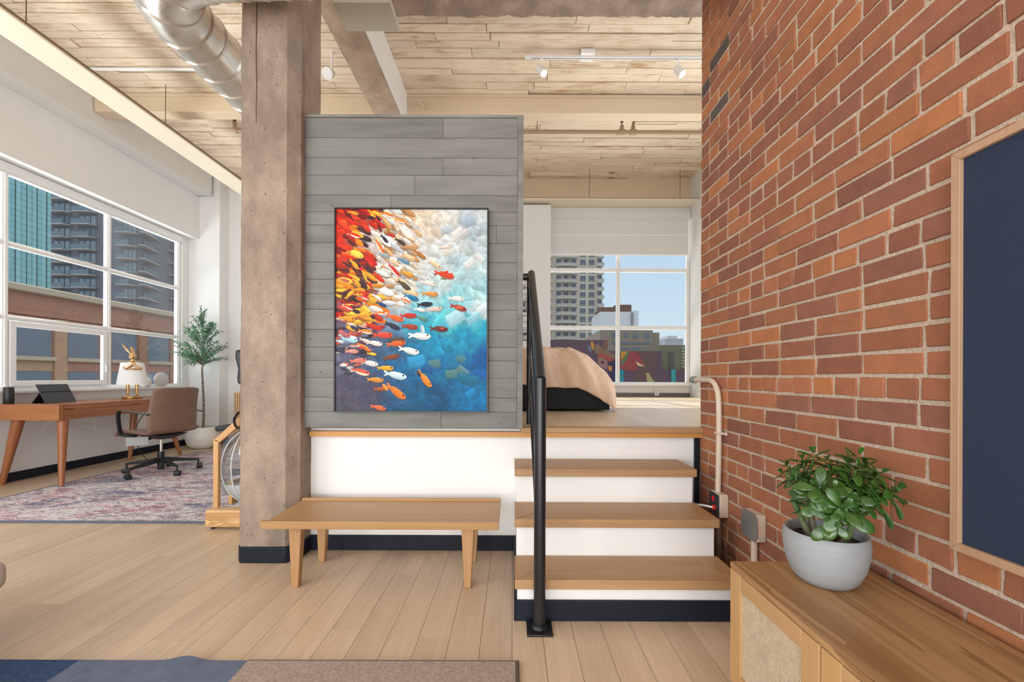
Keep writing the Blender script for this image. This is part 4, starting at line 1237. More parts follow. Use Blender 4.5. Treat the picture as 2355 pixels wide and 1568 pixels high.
obj('fitting', MB().tube([(PX(1446), yp, PZ_(303)), (PX(1462), yp, PZ_(303))], 0.030, 14).tube([(PX(1454), yp, PZ_(303)), (PX(1454), yp, PZ_(290))], 0.024, 12), PIPEC, pp, smooth=40)
obj('fitting', MB().tube([(PX(537), yp, PZ_(300)), (PX(545), yp, PZ_(304))], 0.028, 12).tube([(PX(538), yp, PZ_(300)), (PX(537), yp, PZ_(283))], 0.022, 12), PIPEC, pp, smooth=40)
DARKM = Mat('bronze', (0.10, 0.06, 0.035), 0.4, 0.8).m
for p_ in (1428, 537):
    obj('sprinkler_head', MB().tube([(PX(p_), yp, PZ_(286)), (PX(p_), yp, PZ_(270))], 0.006, 8).tube([(PX(p_), yp, PZ_(280)), (PX(p_), yp, PZ_(276))], 0.018, 12).tube([(PX(p_), yp, PZ_(267)), (PX(p_), yp, PZ_(266))], 0.016, 12), DARKM, pp)
obj('hanger_rod', MB().tube([(PX(1233), yp, PZ_(306)), (PX(1234), yp, CZ)], 0.005, 8).tube([(PX(1231), yp - 0.02, PZ_(309)), (PX(1231), yp - 0.02, PZ_(290))], 0.004, 6), PIPEC, pp)
tag(obj('ceiling_conduit', MB().tube([(-4.35, 4.17, CZ - 0.045), (-2.4, 4.17, CZ - 0.045)], 0.014, 10), WHITE2, smooth=60, org=(-3.4, 4.17, CZ - 0.045)), 'thin white conduit crossing the office ceiling boards', 'conduit')

# ------------------------------------------------------------------ bed
bd = root('bed', (0, 4.5, PZ), 'charcoal upholstered bed with a rumpled peach duvet on the platform', 'bed')
obj('bed_base', MB().box(-1.10, 3.72, PZ + 0.012, 0.845, 5.30, 1.0), BEDBASE, bd, bevel=0.02, seg=3)
obj('foot_trim', MB().box(0.80, 3.715, PZ + 0.012, 0.852, 3.73, 0.985), BEDBASE, bd, bevel=0.006)
obj('mattress', MB().box(-1.08, 3.76, 1.0, 0.66, 5.26, 1.16), SHADE, bd, bevel=0.04, seg=3)


def duvet(u, v):
    # u around the section (front hem, over the top, back hem), v along the bed towards the foot
    X = -1.12 + v * 2.07
    e_ = max(0.0, (X - 0.32) / 0.58)
    ztop_ = 1.318 - 0.31 * e_ ** 3.2
    zbot = 0.985 - 0.20 * min(1, max(0, (X - 0.56) / 0.3)) ** 1.2
    th = -0.28 + (math.pi + 0.56) * u
    c_, s_ = math.cos(th), math.sin(th)
    hy = 0.83
    cyc = 4.52
    y = cyc - hy * math.copysign(abs(c_) ** 0.35, c_)
    z = zbot + (ztop_ - zbot) * max(0, s_) ** 0.42 if s_ > 0 else zbot + s_ * 0.05
    fold = 0
    front = max(0, 1 - max(0, s_) * 1.3)
    fold += 0.028 * math.sin(X * 19 + 3 * math.sin(X * 4) + z * 6) * (0.3 + front) + 0.010 * math.sin(X * 43 + z * 11) * front
    fold += 0.03 * mnoise.noise(Vector((X * 4.5 + z * 2, y * 3, z * 3))) + 0.012 * mnoise.noise(Vector((X * 13 + z * 9, y * 9, z * 5)))
    rg = 1 - min(1, abs(mnoise.noise(Vector((X * 5.5 + z * 2.5 + y * 0.8, y * 1.6, z * 1.5)))) * 2.2)
    rg2 = 1 - min(1, abs(mnoise.noise(Vector((X * 10 - z * 5 - y * 2.0, y * 2.5 + 9, z * 3)))) * 2.4)
    fold += 0.030 * rg ** 3 + 0.014 * rg2 ** 3
    wr = abs(mnoise.noise(Vector((X * 6 + z * 7, y * 5, 7)))); fold -= 0.026 * max(0, 0.16 - wr) / 0.16 * (1 - front)
    y -= fold * (1 if c_ > 0 else -1) * (0.4 + front)
    z += fold * (0.6 if s_ > 0.3 else 0.15) + 0.012 * math.sin(X * 11 + 1.2 * math.sin(X * 7)) * front
    cap = max(0, (v - 0.93) / 0.07)
    if cap:
        y = cyc + (y - cyc) * math.sqrt(max(0, 1 - cap * cap * 0.5)); z = 1.0 + (z - 1.0) * math.sqrt(max(0, 1 - cap * cap * 0.6)) if z > 1.0 else z
        X = X - 0.05 * (1 - math.sqrt(max(0, 1 - cap * cap * 0.9))) + 0.01
    return (X, y, z)
obj('duvet', MB().grid(duvet, 90, 130), DUVET, bd, smooth=180, solid=0.02, sub=1)

pf = root('framed_print', (0.0, 6.29, 1.59), 'black and white framed print on the bedroom wall behind the railing', 'picture')
m = Mat('monochrome_print', (0.6, 0.6, 0.6), 0.5)
m.color(m.ramp(m.noi(m.co((1, 1, 3.0)), 4, 5, 0.6, 1.2), [(0.35, 0.03), (0.5, 0.55), (0.62, 0.8)]))
obj('print', MB().box(-0.60, 6.287, 1.60, 0.225, 6.294, 2.49), m.m, pf)
obj('frame', MB().box(-0.61, 6.28, 1.59, 0.235, 6.2995, 1.60).box(-0.61, 6.28, 2.49, 0.235, 6.2995, 2.50).box(0.225, 6.28, 1.60, 0.235, 6.2995, 2.49).box(-0.61, 6.28, 1.60, -0.60, 6.2995, 2.49), BLACK, pf)
so = root('wall_outlet', (2.21, 6.49, 0.78), 'white outlet on the wall under the bedroom window sill', 'outlet')
obj('plate', MB().box(2.175, 6.478, 0.768, 2.245, 6.487, 0.885), WHITE2, so, bevel=0.003)
SG = Mat('socket_grey', (0.45, 0.45, 0.45), 0.5).m
for z_ in (0.79, 0.84): obj('socket', MB().box(2.198, 6.475, z_, 2.222, 6.479, z_ + 0.02), SG, so)

# ------------------------------------------------------------------ rugs
m = Mat('distressed_rug', (0.5, 0.4, 0.4), 0.95, spec=0.1)
v1 = m.co((1, 1, 1))
n1 = m.noi(m.co((0.8, 1.5, 1)), 1.9, 3, 0.5, 0.8)
n2 = m.noi(m.co((0.9, 2.6, 1)), 7, 5, 0.65, 1.5)
n3 = m.noi(m.co((1.6, 3.2, 1), loc=(4, 2, 0)), 9, 4, 0.6, 2.2)
c = m.ramp(n1, [(0.34, (0.16, 0.17, 0.27)), (0.42, (0.45, 0.36, 0.42)), (0.5, (0.74, 0.70, 0.70)), (0.58, (0.60, 0.33, 0.35)), (0.66, (0.20, 0.19, 0.29))])
c = m.mix(m.ramp(n2, [(0.46, 0.0), (0.56, 0.7)]), c, (0.84, 0.81, 0.79))
c = m.mix(m.ramp(n3, [(0.54, 0.0), (0.60, 0.85)]), c, (0.13, 0.13, 0.20))
c = m.mix(m.ramp(m.noi(m.co((1.2, 2.2, 1), loc=(1, 7, 0)), 4, 4, 0.6, 1.2), [(0.56, 0.0), (0.66, 0.6)]), c, (0.42, 0.16, 0.18))
c = m.mix(m.ramp(m.vor(m.co((1.0, 1.7, 1)), 12, 'DISTANCE_TO_EDGE'), [(0.02, 0.55), (0.06, 0.0)]), c, (0.15, 0.14, 0.2))
m.color(c); m.bump(m.noi(v1, 260, 2), 0.4, 0.004)
RUGA = m.m
r1 = root('area_rug', (-3.1, 4.4, 0), 'pink, cream and navy distressed pattern rug under the office chair', 'rug')
obj('pile', MB().box(-4.30, 3.01, 0, -2.12, 5.76, 0.010), RUGA, r1, bevel=0.002)
obj('bound_edge', MB().box(-4.32, 2.985, 0, -2.10, 3.01, 0.012).box(-4.32, 3.01, 0, -4.30, 5.76, 0.012).box(-4.32, 5.76, 0, -2.10, 5.78, 0.012).box(-2.12, 3.01, 0, -2.10, 5.76, 0.012), fabric('slate_binding', (0.10, 0.12, 0.18), (0.18, 0.20, 0.26)), r1, bevel=0.003)


def ribbed(name, a, b, ang, scale=60):
    m = Mat(name, a, 0.95, spec=0.1)
    wv = m.wave(m.co(rot=(0, 0, ang)), scale, 0.6, 2)
    nn = m.noi(m.co(), 25, 4, 0.6)
    m.color(m.mix(m.math('ADD', m.math('MULTIPLY', wv, 0.35), m.math('MULTIPLY', nn, 0.65)), a, b))
    m.bump(wv, 0.35, 0.004)
    return m.m


r2 = root('striped_rug', (-1.2, 1.2, 0), 'rug of navy, slate blue and taupe bands at the bottom edge', 'rug')
ry0, ry1 = -0.8, 1.535
def rugband(x0, x1):
    nx = max(6, int((x1 - x0) / 0.02))
    def fn(u, v):
        X = x0 + (x1 - x0) * u; Y = ry0 + (ry1 - ry0) * v
        d = (X + 1.185 - 0.18 * (Y - ry1)) / 0.055
        zz = 0.012 + 0.013 * math.exp(-d * d) * max(0, 1 - (ry1 - Y) / 0.5)
        return (X, Y + 0.006 * math.exp(-d * d), zz)
    mb = MB().grid(fn, nx, 60)
    def edge(u, v):
        p = fn(u, 1.0)
        return (p[0], p[1] + 0.002, p[2] * (1 - v) + 0.0005)
    mb.grid(edge, nx, 1)
    if x1 > 0: 
        mb.grid(lambda u, v: (x1, fn(1, u)[1], fn(1, u)[2] * (1 - v)), 60, 1)
    return mb
obj('navy_band', rugband(-3.2, -1.575), fabric('rug_navy', (0.030, 0.060, 0.13), (0.055, 0.10, 0.19), 120), r2, smooth=60)
obj('slate_band', rugband(-1.575, -0.962), ribbed('rug_slate', (0.060, 0.085, 0.14), (0.22, 0.26, 0.35), 0.9), r2, smooth=60)
obj('taupe_band', rugband(-0.962, 0.012), fabric('rug_taupe', (0.30, 0.235, 0.195), (0.42, 0.34, 0.29), 110), r2, smooth=60)
obj('bound_edge', MB().box(0.012, ry0, 0, 0.026, ry1 + 0.008, 0.013).box(-0.962, ry1 + 0.003, 0, 0.012, ry1 + 0.009, 0.012), fabric('rug_binding', (0.10, 0.075, 0.06), (0.14, 0.11, 0.09)), r2, bevel=0.002)

# ------------------------------------------------------------------ sofa end at the left edge
sf = root('lounge_sofa', (-2.3, 1.2, 0), 'beige upholstered seat end just entering the left edge of the frame', 'sofa')
obj('seat_cushion', MB().box(-2.9, 0.2, 0.235, -1.922, 1.62, 0.345), BEIGEF, sf, bevel=0.035, seg=5)
obj('piping', MB().tube([(-1.930, 1.57, 0.29), (-1.928, 0.3, 0.29)], 0.004, 6), BEIGEF, sf)
for x, y in ((-2.0, 1.45), (-2.0, 0.35), (-2.8, 1.5), (-2.8, 0.35)):
    obj('leg', MB().tube([(x - 0.15, y - 0.1, 0.24), (x - 0.15, y - 0.1, 0.0135)], [0.02, 0.014], 10), WALNUTZ, sf)

# ------------------------------------------------------------------ desk
dx0, dx1, dy0, dy1 = -4.868, -4.255, 3.95, 5.58
dsk = root('writing_desk', (-4.55, 4.85, 0), 'long walnut desk with two drawers and splayed legs under the office window', 'desk')
obj('end_block', MB().box(dx0, dy0, 0.622, dx1, dy0 + 0.045, 0.772), WALNUTX, dsk, bevel=0.003)
obj('end_block', MB().box(dx0, dy1 - 0.045, 0.622, dx1, dy1, 0.772), WALNUTX, dsk, bevel=0.003)
obj('top', MB().box(dx0, dy0 + 0.046, 0.742, dx1 - 0.055, dy1 - 0.046, 0.766), WALNUT, dsk, bevel=0.002)
obj('front_ledge', MB().box(dx1 - 0.060, dy0 + 0.046, 0.728, dx1 - 0.004, dy1 - 0.046, 0.742), WALNUT, dsk, bevel=0.002)
obj('carcass', MB().box(dx0 + 0.01, dy0 + 0.046, 0.628, dx1 - 0.025, dy1 - 0.046, 0.727), WALNUT, dsk)
ymid = (dy0 + dy1) / 2 - 0.05
for a, b in ((dy0 + 0.048, ymid - 0.002), (ymid + 0.002, dy1 - 0.048)):
    d_ = obj('drawer', MB().box(dx1 - 0.024, a, 0.625, dx1 - 0.004, b, 0.716), WALNUT, dsk, bevel=0.002)
    obj('finger_pull', MB().box(dx1 - 0.020, a + 0.1, 0.7165, dx1 - 0.002, b - 0.01, 0.727), WALNUT, d_, bevel=0.002)


def dleg(top, bot, rt, rb):
    tv = Vector(top); bv = Vector(bot)
    mb = MB().tube([tv, tv.lerp(bv, 0.5), bv], [rt, (rt + rb) / 2, rb], 14)
    obj('leg', mb, WALNUTZ, dsk, smooth=50)
dleg((-4.30, 4.03, 0.621), (-4.205, 3.93, 0.0125), 0.041, 0.020)
dleg((-4.735, 4.04, 0.621), (-4.87, 4.02, 0.0), 0.046, 0.021)
dleg((-4.755, 5.30, 0.621), (-4.760, 5.24, 0.0), 0.040, 0.020)
dleg((-4.52, 5.46, 0.621), (-4.42, 5.61, 0.0), 0.040, 0.020)
CABLE = Mat('cable_white', (0.75, 0.75, 0.75), 0.5).m
for i, pts in enumerate([[(-4.7, 4.3, 0.62), (-4.85, 4.35, 0.45), (-4.9, 4.5, 0.42), (-4.88, 4.75, 0.48), (-4.75, 4.9, 0.40), (-4.82, 5.1, 0.5), (-4.7, 5.2, 0.62)],
                         [(-4.75, 4.5, 0.62), (-4.9, 4.62, 0.52), (-4.86, 4.9, 0.38), (-4.8, 5.0, 0.43), (-4.88, 5.12, 0.36), (-4.85, 4.95, 0.33), (-4.8, 4.85, 0.40), (-4.78, 4.80, 0.62)]]):
    tag(obj('desk_cable', MB().tube(bez(pts, 8), 0.0028, 5), CABLE, org=(-4.8, 4.8, 0.4)), 'thin white cable looping under the left half of the desk' if i == 0 else 'tangled thin white cable hanging lowest under the middle of the desk', 'cable')
tag(obj('power_cord', MB().tube(bez([(-4.60, 5.30, 0.62), (-4.66, 5.22, 0.40), (-4.60, 5.20, 0.12), (-4.45, 5.15, 0.012), (-4.36, 5.0, 0.01), (-4.35, 4.85, 0.008)], 8), 0.004, 6), BLACKP, org=(-4.5, 5.2, 0.2)), 'dark cord dropping behind the desk leg to the floor', 'cable')

# tablet
tb = root('tablet', (-4.70, 4.35, 0.766), 'dark tablet propped on its folded stand at the near end of the desk', 'tablet')
DT = 0.7665
a0, a1 = Vector((-4.655, 4.20, DT + 0.003)), Vector((-4.655, 4.50, DT + 0.003))
dn = Vector((-0.10, 0, 0.185))
th_ = Vector((-0.006, 0, -0.003))
obj('screen_back', MB().hexa([a0 + th_, a0, a1, a1 + th_], [a0 + dn + th_, a0 + dn, a1 + dn, a1 + dn + th_]), Mat('slate_cover', (0.05, 0.055, 0.065), 0.6).m, tb, bevel=0.002)
obj('stand', MB().prism([(4.205, DT), (4.21, DT), (4.21, DT + 0.001), (4.205, DT + 0.001)], 'x', -4.80, -4.66).hexa([(-4.80, 4.205, DT), (-4.793, 4.205, DT), (-4.793, 4.495, DT), (-4.80, 4.495, DT)], [(-4.715, 4.205, DT + 0.115), (-4.708, 4.205, DT + 0.115), (-4.708, 4.495, DT + 0.115), (-4.715, 4.495, DT + 0.115)]), BLACKP, tb)
tag(obj('smart_speaker', MB().lathe([(0.034, DT), (0.037, DT + 0.004), (0.037, DT + 0.160), (0.033, DT + 0.165)], -4.825, 4.035, 24), BLACKP, smooth=50, org=(-4.825, 4.035, DT)), 'black cylindrical speaker at the left end of the desk', 'speaker')

# rabbit lamp
lx, ly = -4.62, 5.12
lp = root('rabbit_table_lamp', (lx, ly, DT), 'table lamp with a gold rabbit standing in a white shade on the desk', 'lamp')
obj('base', MB().lathe([(0.095, DT), (0.098, DT + 0.004), (0.098, DT + 0.024), (0.094, DT + 0.028), (0.02, DT + 0.029)], lx, ly, 40), GOLD, lp, smooth=40)
F = Vector((0.70, -0.71, 0)).normalized(); S = Vector((0.71, 0.70, 0)).normalized()   # forward, rabbit's left
def Lp(f, s, z): return Vector((lx, ly, DT)) + F * f + S * s + Vector((0, 0, z))
for sd in (-1, 1):
    mb = MB().tube([Lp(0.0, sd * 0.042, 0.18), Lp(0.0, sd * 0.040, 0.12), Lp(0.002, sd * 0.040, 0.055), Lp(0, sd * 0.04, 0.035)], [0.019, 0.017, 0.010, 0.012], 12)
    mb.tube([Lp(-0.012, sd * 0.042, 0.036), Lp(0.015, sd * 0.044, 0.04), Lp(0.045, sd * 0.05, 0.034)], [0.012, 0.015, 0.010], 10)
    obj('rabbit_leg', mb, GOLD, lp, remesh=0.0035)
mb = MB()
Mr = Matrix((F, S, Vector((0, 0, 1)))).transposed()
mb.ell(Lp(0.0, 0, 0.30), 0.04, 0.05, 0.13, 20, Mr)
mb.ell(Lp(0.0, 0, 0.425), 0.038, 0.058, 0.035, 20, Mr)
mb.ell(Lp(0.0, 0, 0.465), 0.022, 0.022, 0.03, 16, Mr)
mb.ell(Lp(0.005, 0, 0.515), 0.048, 0.038, 0.040, 20, Mr)
mb.ell(Lp(0.045, 0.0, 0.500), 0.028, 0.024, 0.024, 20, Mr)
mb.ell(Lp(0.072, 0.0, 0.503), 0.008, 0.010, 0.008, 12, Mr)
for sd in (-1, 1):
    mb.ell(Lp(0.035, sd * 0.026, 0.523), 0.007, 0.005, 0.007, 10, Mr)
mb.tube([Lp(-0.005, -0.016, 0.545), Lp(-0.03, -0.05, 0.595), Lp(-0.045, -0.08, 0.64), Lp(-0.05, -0.094, 0.665)], [0.011, 0.018, 0.013, 0.004], 10, flat=0.6)
mb.tube([Lp(-0.010, 0.014, 0.545), Lp(-0.04, 0.004, 0.58), Lp(-0.06, -0.006, 0.615), Lp(-0.066, -0.010, 0.632)], [0.012, 0.020, 0.015, 0.005], 10, flat=0.6)
obj('rabbit_body', mb, GOLD, lp, remesh=0.0035)
for sd in (-1, 1):
    mb = MB().tube(bez([Lp(0.0, sd * 0.045, 0.43), Lp(0.06, sd * 0.075, 0.39), Lp(0.125, sd * 0.068, 0.36), Lp(0.128, sd * 0.02, 0.397), Lp(0.120, -sd * 0.012, 0.423)], 4), 0.0115, 10)
    mb.tube([Lp(0.128, sd * 0.066, 0.359), Lp(0.135, 0.0, 0.357)], 0.009, 10)
    obj('rabbit_arm', mb, GOLD, lp, remesh=0.003)
obj('shade', MB().lathe([(0.148, DT + 0.17), (0.108, DT + 0.435), (0.105, DT + 0.435), (0.145, DT + 0.17)], lx, ly, 48, caps=False), SHADE, lp, smooth=40)

# globes on the sill
tag(obj('white_globe_vase', MB().lathe([(0.03, 0.893), (0.052, 0.91), (0.066, 0.95), (0.062, 0.99), (0.035, 1.018), (0.022, 1.024)], -4.90, 5.62, 28), SHADE, smooth=60, org=(-4.90, 5.62, 0.893)), 'small white round vase on the window sill behind the lamp', 'vase')
tag(obj('frosted_globe', MB().lathe([(0.045, 0.893), (0.085, 0.915), (0.115, 0.97), (0.108, 1.03), (0.07, 1.075), (0.02, 1.092)], -4.86 - 0.03, 5.86, 32, sx=0.35), FROST, smooth=60, org=(-4.89, 5.86, 0.893)), 'larger greyish frosted disc standing on the window sill', 'globe')

# ------------------------------------------------------------------ office chair
occ = Vector((-3.77, 4.52, 0))
oc = root('office_chair', occ, 'brown leather office chair with black arms on a five-star wheeled base', 'chair')
FW = Vector((-0.953, 0.303, 0)); LT = Vector((-0.303, -0.953, 0))   # forward, sideways
RG = 0.010
def C(f, s, z): return occ + FW * f + LT * s + Vector((0, 0, z))
prof = bez([(0.315, 0, 0.405), (0.285, 0, 0.440), (0.20, 0, 0.462), (0.02, 0, 0.452), (-0.14, 0, 0.448), (-0.205, 0, 0.475), (-0.225, 0, 0.56), (-0.238, 0, 0.70), (-0.262, 0, 0.82), (-0.292, 0, 0.925)], 5)
def shell(u, v):
    t = v * (len(prof) - 1); i = min(int(t), len(prof) - 2); p = prof[i].lerp(prof[i + 1], t - i)
    s_ = (u - 0.5) * 2
    w_ = 0.245 - 0.02 * max(0, (p.z - 0.6) / 0.33)
    r = abs(s_) ** 3
    end = 0.02 * (abs(s_) ** 6) * (1 if v > 0.97 or v < 0.03 else 0)
    if p.z > 0.5:
        return C(p.x + 0.055 * r, s_ * w_, p.z - end)
    return C(p.x, s_ * w_, p.z + 0.012 * r)
obj('seat_shell', MB().grid(shell, 16, 45), LEATHER, oc, smooth=180, solid=0.03, sub=1)
for sd in (-1, 1):
    pth = bez([C(-0.225, sd * 0.262, 0.655), C(-0.08, sd * 0.275, 0.672), C(0.13, sd * 0.280, 0.685), C(0.175, sd * 0.280, 0.665), C(0.19, sd * 0.278, 0.62), C(0.175, sd * 0.270, 0.47), C(0.14, sd * 0.258, 0.432), C(0.04, sd * 0.20, 0.425)], 7)
    obj('armrest', MB().tube(pth, 0.020, 10, flat=0.32, up=(0, 0, 1)), BLACK, oc, smooth=50)
obj('mechanism', MB().hexa([C(-0.10, -0.06, 0.375), C(0.10, -0.06, 0.375), C(0.10, 0.06, 0.375), C(-0.10, 0.06, 0.375)], [C(-0.20, -0.15, 0.43), C(0.18, -0.15, 0.43), C(0.18, 0.15, 0.43), C(-0.20, 0.15, 0.43)]), BLACKP, oc, bevel=0.008)
obj('lever', MB().tube(bez([C(0.05, 0.05, 0.38), C(0.06, 0.14, 0.36), C(0.09, 0.20, 0.335), C(0.12, 0.22, 0.335)], 4), 0.008, 8), BLACKP, oc)
obj('tag', MB().hexa([C(0.0, 0.12, 0.325), C(0.10, 0.262, 0.325), C(0.098, 0.264, 0.325), C(-0.002, 0.122, 0.325)], [C(0.0, 0.12, 0.41), C(0.10, 0.262, 0.41), C(0.098, 0.264, 0.41), C(-0.002, 0.122, 0.41)]), Mat('label_white', (0.40, 0.40, 0.39), 0.7).m, oc, label='pale care label hanging under the seat')
obj('gas_lift', MB().tube([C(0, 0, 0.22), C(0, 0, 0.38)], 0.013, 16), CHROME, oc, smooth=50)
obj('column', MB().tube([C(0, 0, 0.045), C(0, 0, 0.10), C(0, 0, 0.235)], [0.030, 0.032, 0.031], 20), BLACKP, oc, smooth=50)
for k in range(5):
    a = R(45 + 72 * k)
    d = Vector((math.cos(a), math.sin(a), 0)); n_ = Vector((-d.y, d.x, 0))
    def Q(r, s, z): return occ + d * r + n_ * s + Vector((0, 0, z))
    mb = MB().hexa([Q(0.02, -0.026, 0.125), Q(0.335, -0.012, 0.098), Q(0.335, 0.012, 0.098), Q(0.02, 0.026, 0.125)], [Q(0.02, -0.022, 0.175), Q(0.335, -0.009, 0.118), Q(0.335, 0.009, 0.118), Q(0.02, 0.022, 0.175)])
    sl = obj('base_spoke', mb, BLACKP, oc, bevel=0.006)
    cs_ = MB().tube([Q(0.325, 0, 0.105), Q(0.325, 0, 0.055)], 0.008, 8)
    a2 = R(30 + 40 * k); wd_ = Vector((math.cos(a2), math.sin(a2), 0))
    cp_ = Q(0.335, 0, RG + 0.0285)
    cs_.tube([cp_ - wd_ * 0.026, cp_ - wd_ * 0.024, cp_ - wd_ * 0.005, cp_ + wd_ * 0.005, cp_ + wd_ * 0.024, cp_ + wd_ * 0.026], [0.022, 0.028, 0.028, 0.028, 0.028, 0.022], 18)
    obj('caster', cs_, BLACKP, sl, smooth=50)

# ------------------------------------------------------------------ olive tree
ot = root('potted_olive_tree', (-4.50, 6.12, 0), 'slim olive tree in a round white pot in the office corner', 'potted plant')
tx_, ty2 = -4.50, 6.12
obj('pot', MB().lathe([(0.10, 0), (0.13, 0.006), (0.185, 0.06), (0.208, 0.14), (0.205, 0.21), (0.17, 0.285), (0.155, 0.305), (0.148, 0.305), (0.155, 0.28), (0.15, 0.25)], tx_, ty2, 40), CERAM, ot, smooth=60)
obj('soil', MB().lathe([(0.152, 0.24), (0.152, 0.262), (0.01, 0.27)], tx_, ty2, 24), m.m if False else Mat('tree_soil', (0.10, 0.07, 0.05), 0.95).m, ot)
m = Mat('grey_bark', (0.20, 0.16, 0.11), 0.9)
nn = m.noi(m.co((1, 1, 3)), 30, 4, 0.6)
m.color(m.ramp(nn, [(0.35, (0.09, 0.07, 0.05)), (0.62, (0.36, 0.30, 0.23))])); m.bump(nn, 0.8, 0.01)
BARK = m.m
rnd = random.Random(5)
mb = MB()
trunk = bez([(tx_ + 0.005, ty2, 0.25), (tx_ + 0.012, ty2, 0.6), (tx_ - 0.004, ty2, 0.95), (tx_ - 0.012, ty2, 1.15), (tx_ + 0.008, ty2, 1.25), (tx_ + 0.0, ty2, 1.55), (tx_ - 0.02, ty2, 1.85)], 6)
mb.tube(trunk, list(np.linspace(0.017, 0.006, len(trunk))), 10)
lv = MB()
def cr_r(z):  # crown radius at a height
    t = (z - 1.22) / 0.86
    return 0.46 * (1 - abs(t - 0.22) * 1.28 if t > 0.22 else 0.72 + t * 1.25)
for k in range(74):
    z = 1.22 + 0.80 * rnd.random() ** 1.25
    a = rnd.uniform(0, 2 * math.pi)
    rr = max(0.04, cr_r(z)) * rnd.uniform(0.55, 1.05)
    st_ = Vector((tx_, ty2, max(1.2, z - 0.20 - 0.05 * rnd.random())))
    en = Vector((tx_ + rr * math.cos(a), ty2 + rr * math.sin(a) * 0.6, z + rnd.uniform(-0.02, 0.06)))
    en.y = min(en.y, 6.33)
    pth = bez([st_, st_.lerp(en, 0.5) + Vector((0, 0, 0.03)), en], 6)
    mb.tube(pth, list(np.linspace(0.0045, 0.0015, len(pth))), 5)
    L_ = (en - st_).length
    nl = int(18 + L_ * 58)
    for q in range(nl):
        t = rnd.uniform(0.25, 1.0); i = min(int(t * (len(pth) - 1)), len(pth) - 2)
        p = pth[i].lerp(pth[i + 1], t * (len(pth) - 1) - i)
        bd_ = (pth[i + 1] - pth[i]).normalized()
        d = (bd_ * 0.7 + Vector((rnd.uniform(-1, 1), rnd.uniform(-1, 1), rnd.uniform(-0.8, 0.9)))).normalized()
        g = rnd.uniform(0.7, 1.4)
        L = rnd.uniform(0.035, 0.060)
        if p.y + d.y * L > 6.37: continue
        leaf(lv, p, d, Vector((rnd.uniform(-1, 1), rnd.uniform(-1, 1), 1)), L, L * 0.24, 0.0018, 0.4, (0.085 * g, 0.235 * g, 0.125 * g), thin=True)
for q in range(26):
    z = rnd.uniform(1.75, 2.06); p = Vector((tx_ - 0.02 + rnd.uniform(-.02, .02), ty2 + rnd.uniform(-.02, .02), z))
    d = Vector((rnd.uniform(-1, 1), rnd.uniform(-1, 1), rnd.uniform(0, 1))).normalized()
    leaf(lv, p, d, Vector((0, 0, 1)), 0.055, 0.014, 0.002, 0.3, (0.07, 0.2, 0.11), thin=True)
mb.tube(bez([(tx_ - 0.02, ty2, 1.8), (tx_ - 0.02, ty2, 1.95), (tx_ - 0.04, ty2, 2.06)], 4), 0.003, 5)
obj('trunk', mb, BARK, ot, smooth=70)
m = Mat('olive_leaf', (0.08, 0.2, 0.1), 0.5); m.color(m.attr())
obj('foliage', lv, m.m, ot, smooth=80)
tag(obj('yellow_bauble', MB().ell((-4.72, 6.22, 0.024), 0.024, 0.024, 0.024, 14), Mat('yellow_gloss', (0.75, 0.50, 0.10), 0.3).m, smooth=80, org=(-4.72, 6.22, 0.024)), 'tiny yellow ball on the floor beside the white tree pot', 'bauble')
sl = root('slatted_cabinet', (-3.9, 6.4, 0), 'pale wood cabinet with narrow vertical slats against the office rear wall', 'cabinet')
obj('carcass', MB().box(-4.15, 6.28, 0, -3.3, 6.59, 0.80), SLAT, sl, bevel=0.003)
mb = MB()
for i in range(28): mb.box(-4.148 + i * 0.0303, 6.262, 0.03, -4.148 + i * 0.0303 + 0.018, 6.28, 0.79)
obj('slatted_front', mb, SLAT, sl, bevel=0.002)

# ------------------------------------------------------------------ water rower stood upright behind the column
rw = root('water_rowing_machine', (-1.82, 3.0, 0), 'upright stored wooden rowing machine with clear water tank behind the column', 'rowing machine')
ry = 2.89
obj('base_beam', MB().box(-2.09, 2.86, 0.018, -1.55, 2.95, 0.135), ROWER, rw, bevel=0.012, seg=3)
obj('base_beam', MB().box(-2.06, 3.30, 0.018, -1.55, 3.38, 0.135), ROWER, rw, bevel=0.012, seg=3)
for x, y in ((-2.055, 2.895), (-1.6, 2.895), (-2.03, 3.34), (-1.6, 3.34)):
    obj('foot', MB().tube([(x, y, 0), (x, y, 0.020)], 0.013, 12), BLACKP, rw)
for yy, nm in ((2.93, 1), (3.30, 2)):
    mb = MB().hexa([(-2.083, yy, 0.12), (-2.048, yy, 0.12), (-2.048, yy + 0.03, 0.12), (-2.083, yy + 0.03, 0.12)], [(-2.083, yy, 0.61), (-2.048, yy, 0.60), (-2.048, yy + 0.03, 0.60), (-2.083, yy + 0.03, 0.61)])
    mb.hexa([(-2.083, yy, 0.6), (-2.040, yy, 0.585), (-2.040, yy + 0.03, 0.585), (-2.083, yy + 0.03, 0.6)], [(-1.90, yy, 0.765), (-1.875, yy, 0.725), (-1.875, yy + 0.03, 0.725), (-1.90, yy + 0.03, 0.765)])
    mb.hexa([(-1.905, yy, 0.73), (-1.86, yy, 0.70), (-1.86, yy + 0.03, 0.70), (-1.905, yy + 0.03, 0.73)], [(-1.80, yy, 0.80), (-1.76, yy, 0.78), (-1.76, yy + 0.03, 0.78), (-1.80, yy + 0.03, 0.80)])
    obj('side_frame', mb, ROWERZ, rw, bevel=0.003)
obj('cross_piece', MB().box(-2.015, 2.99, 0.135, -1.99, 3.29, 0.30), ROWERZ, rw, bevel=0.002)
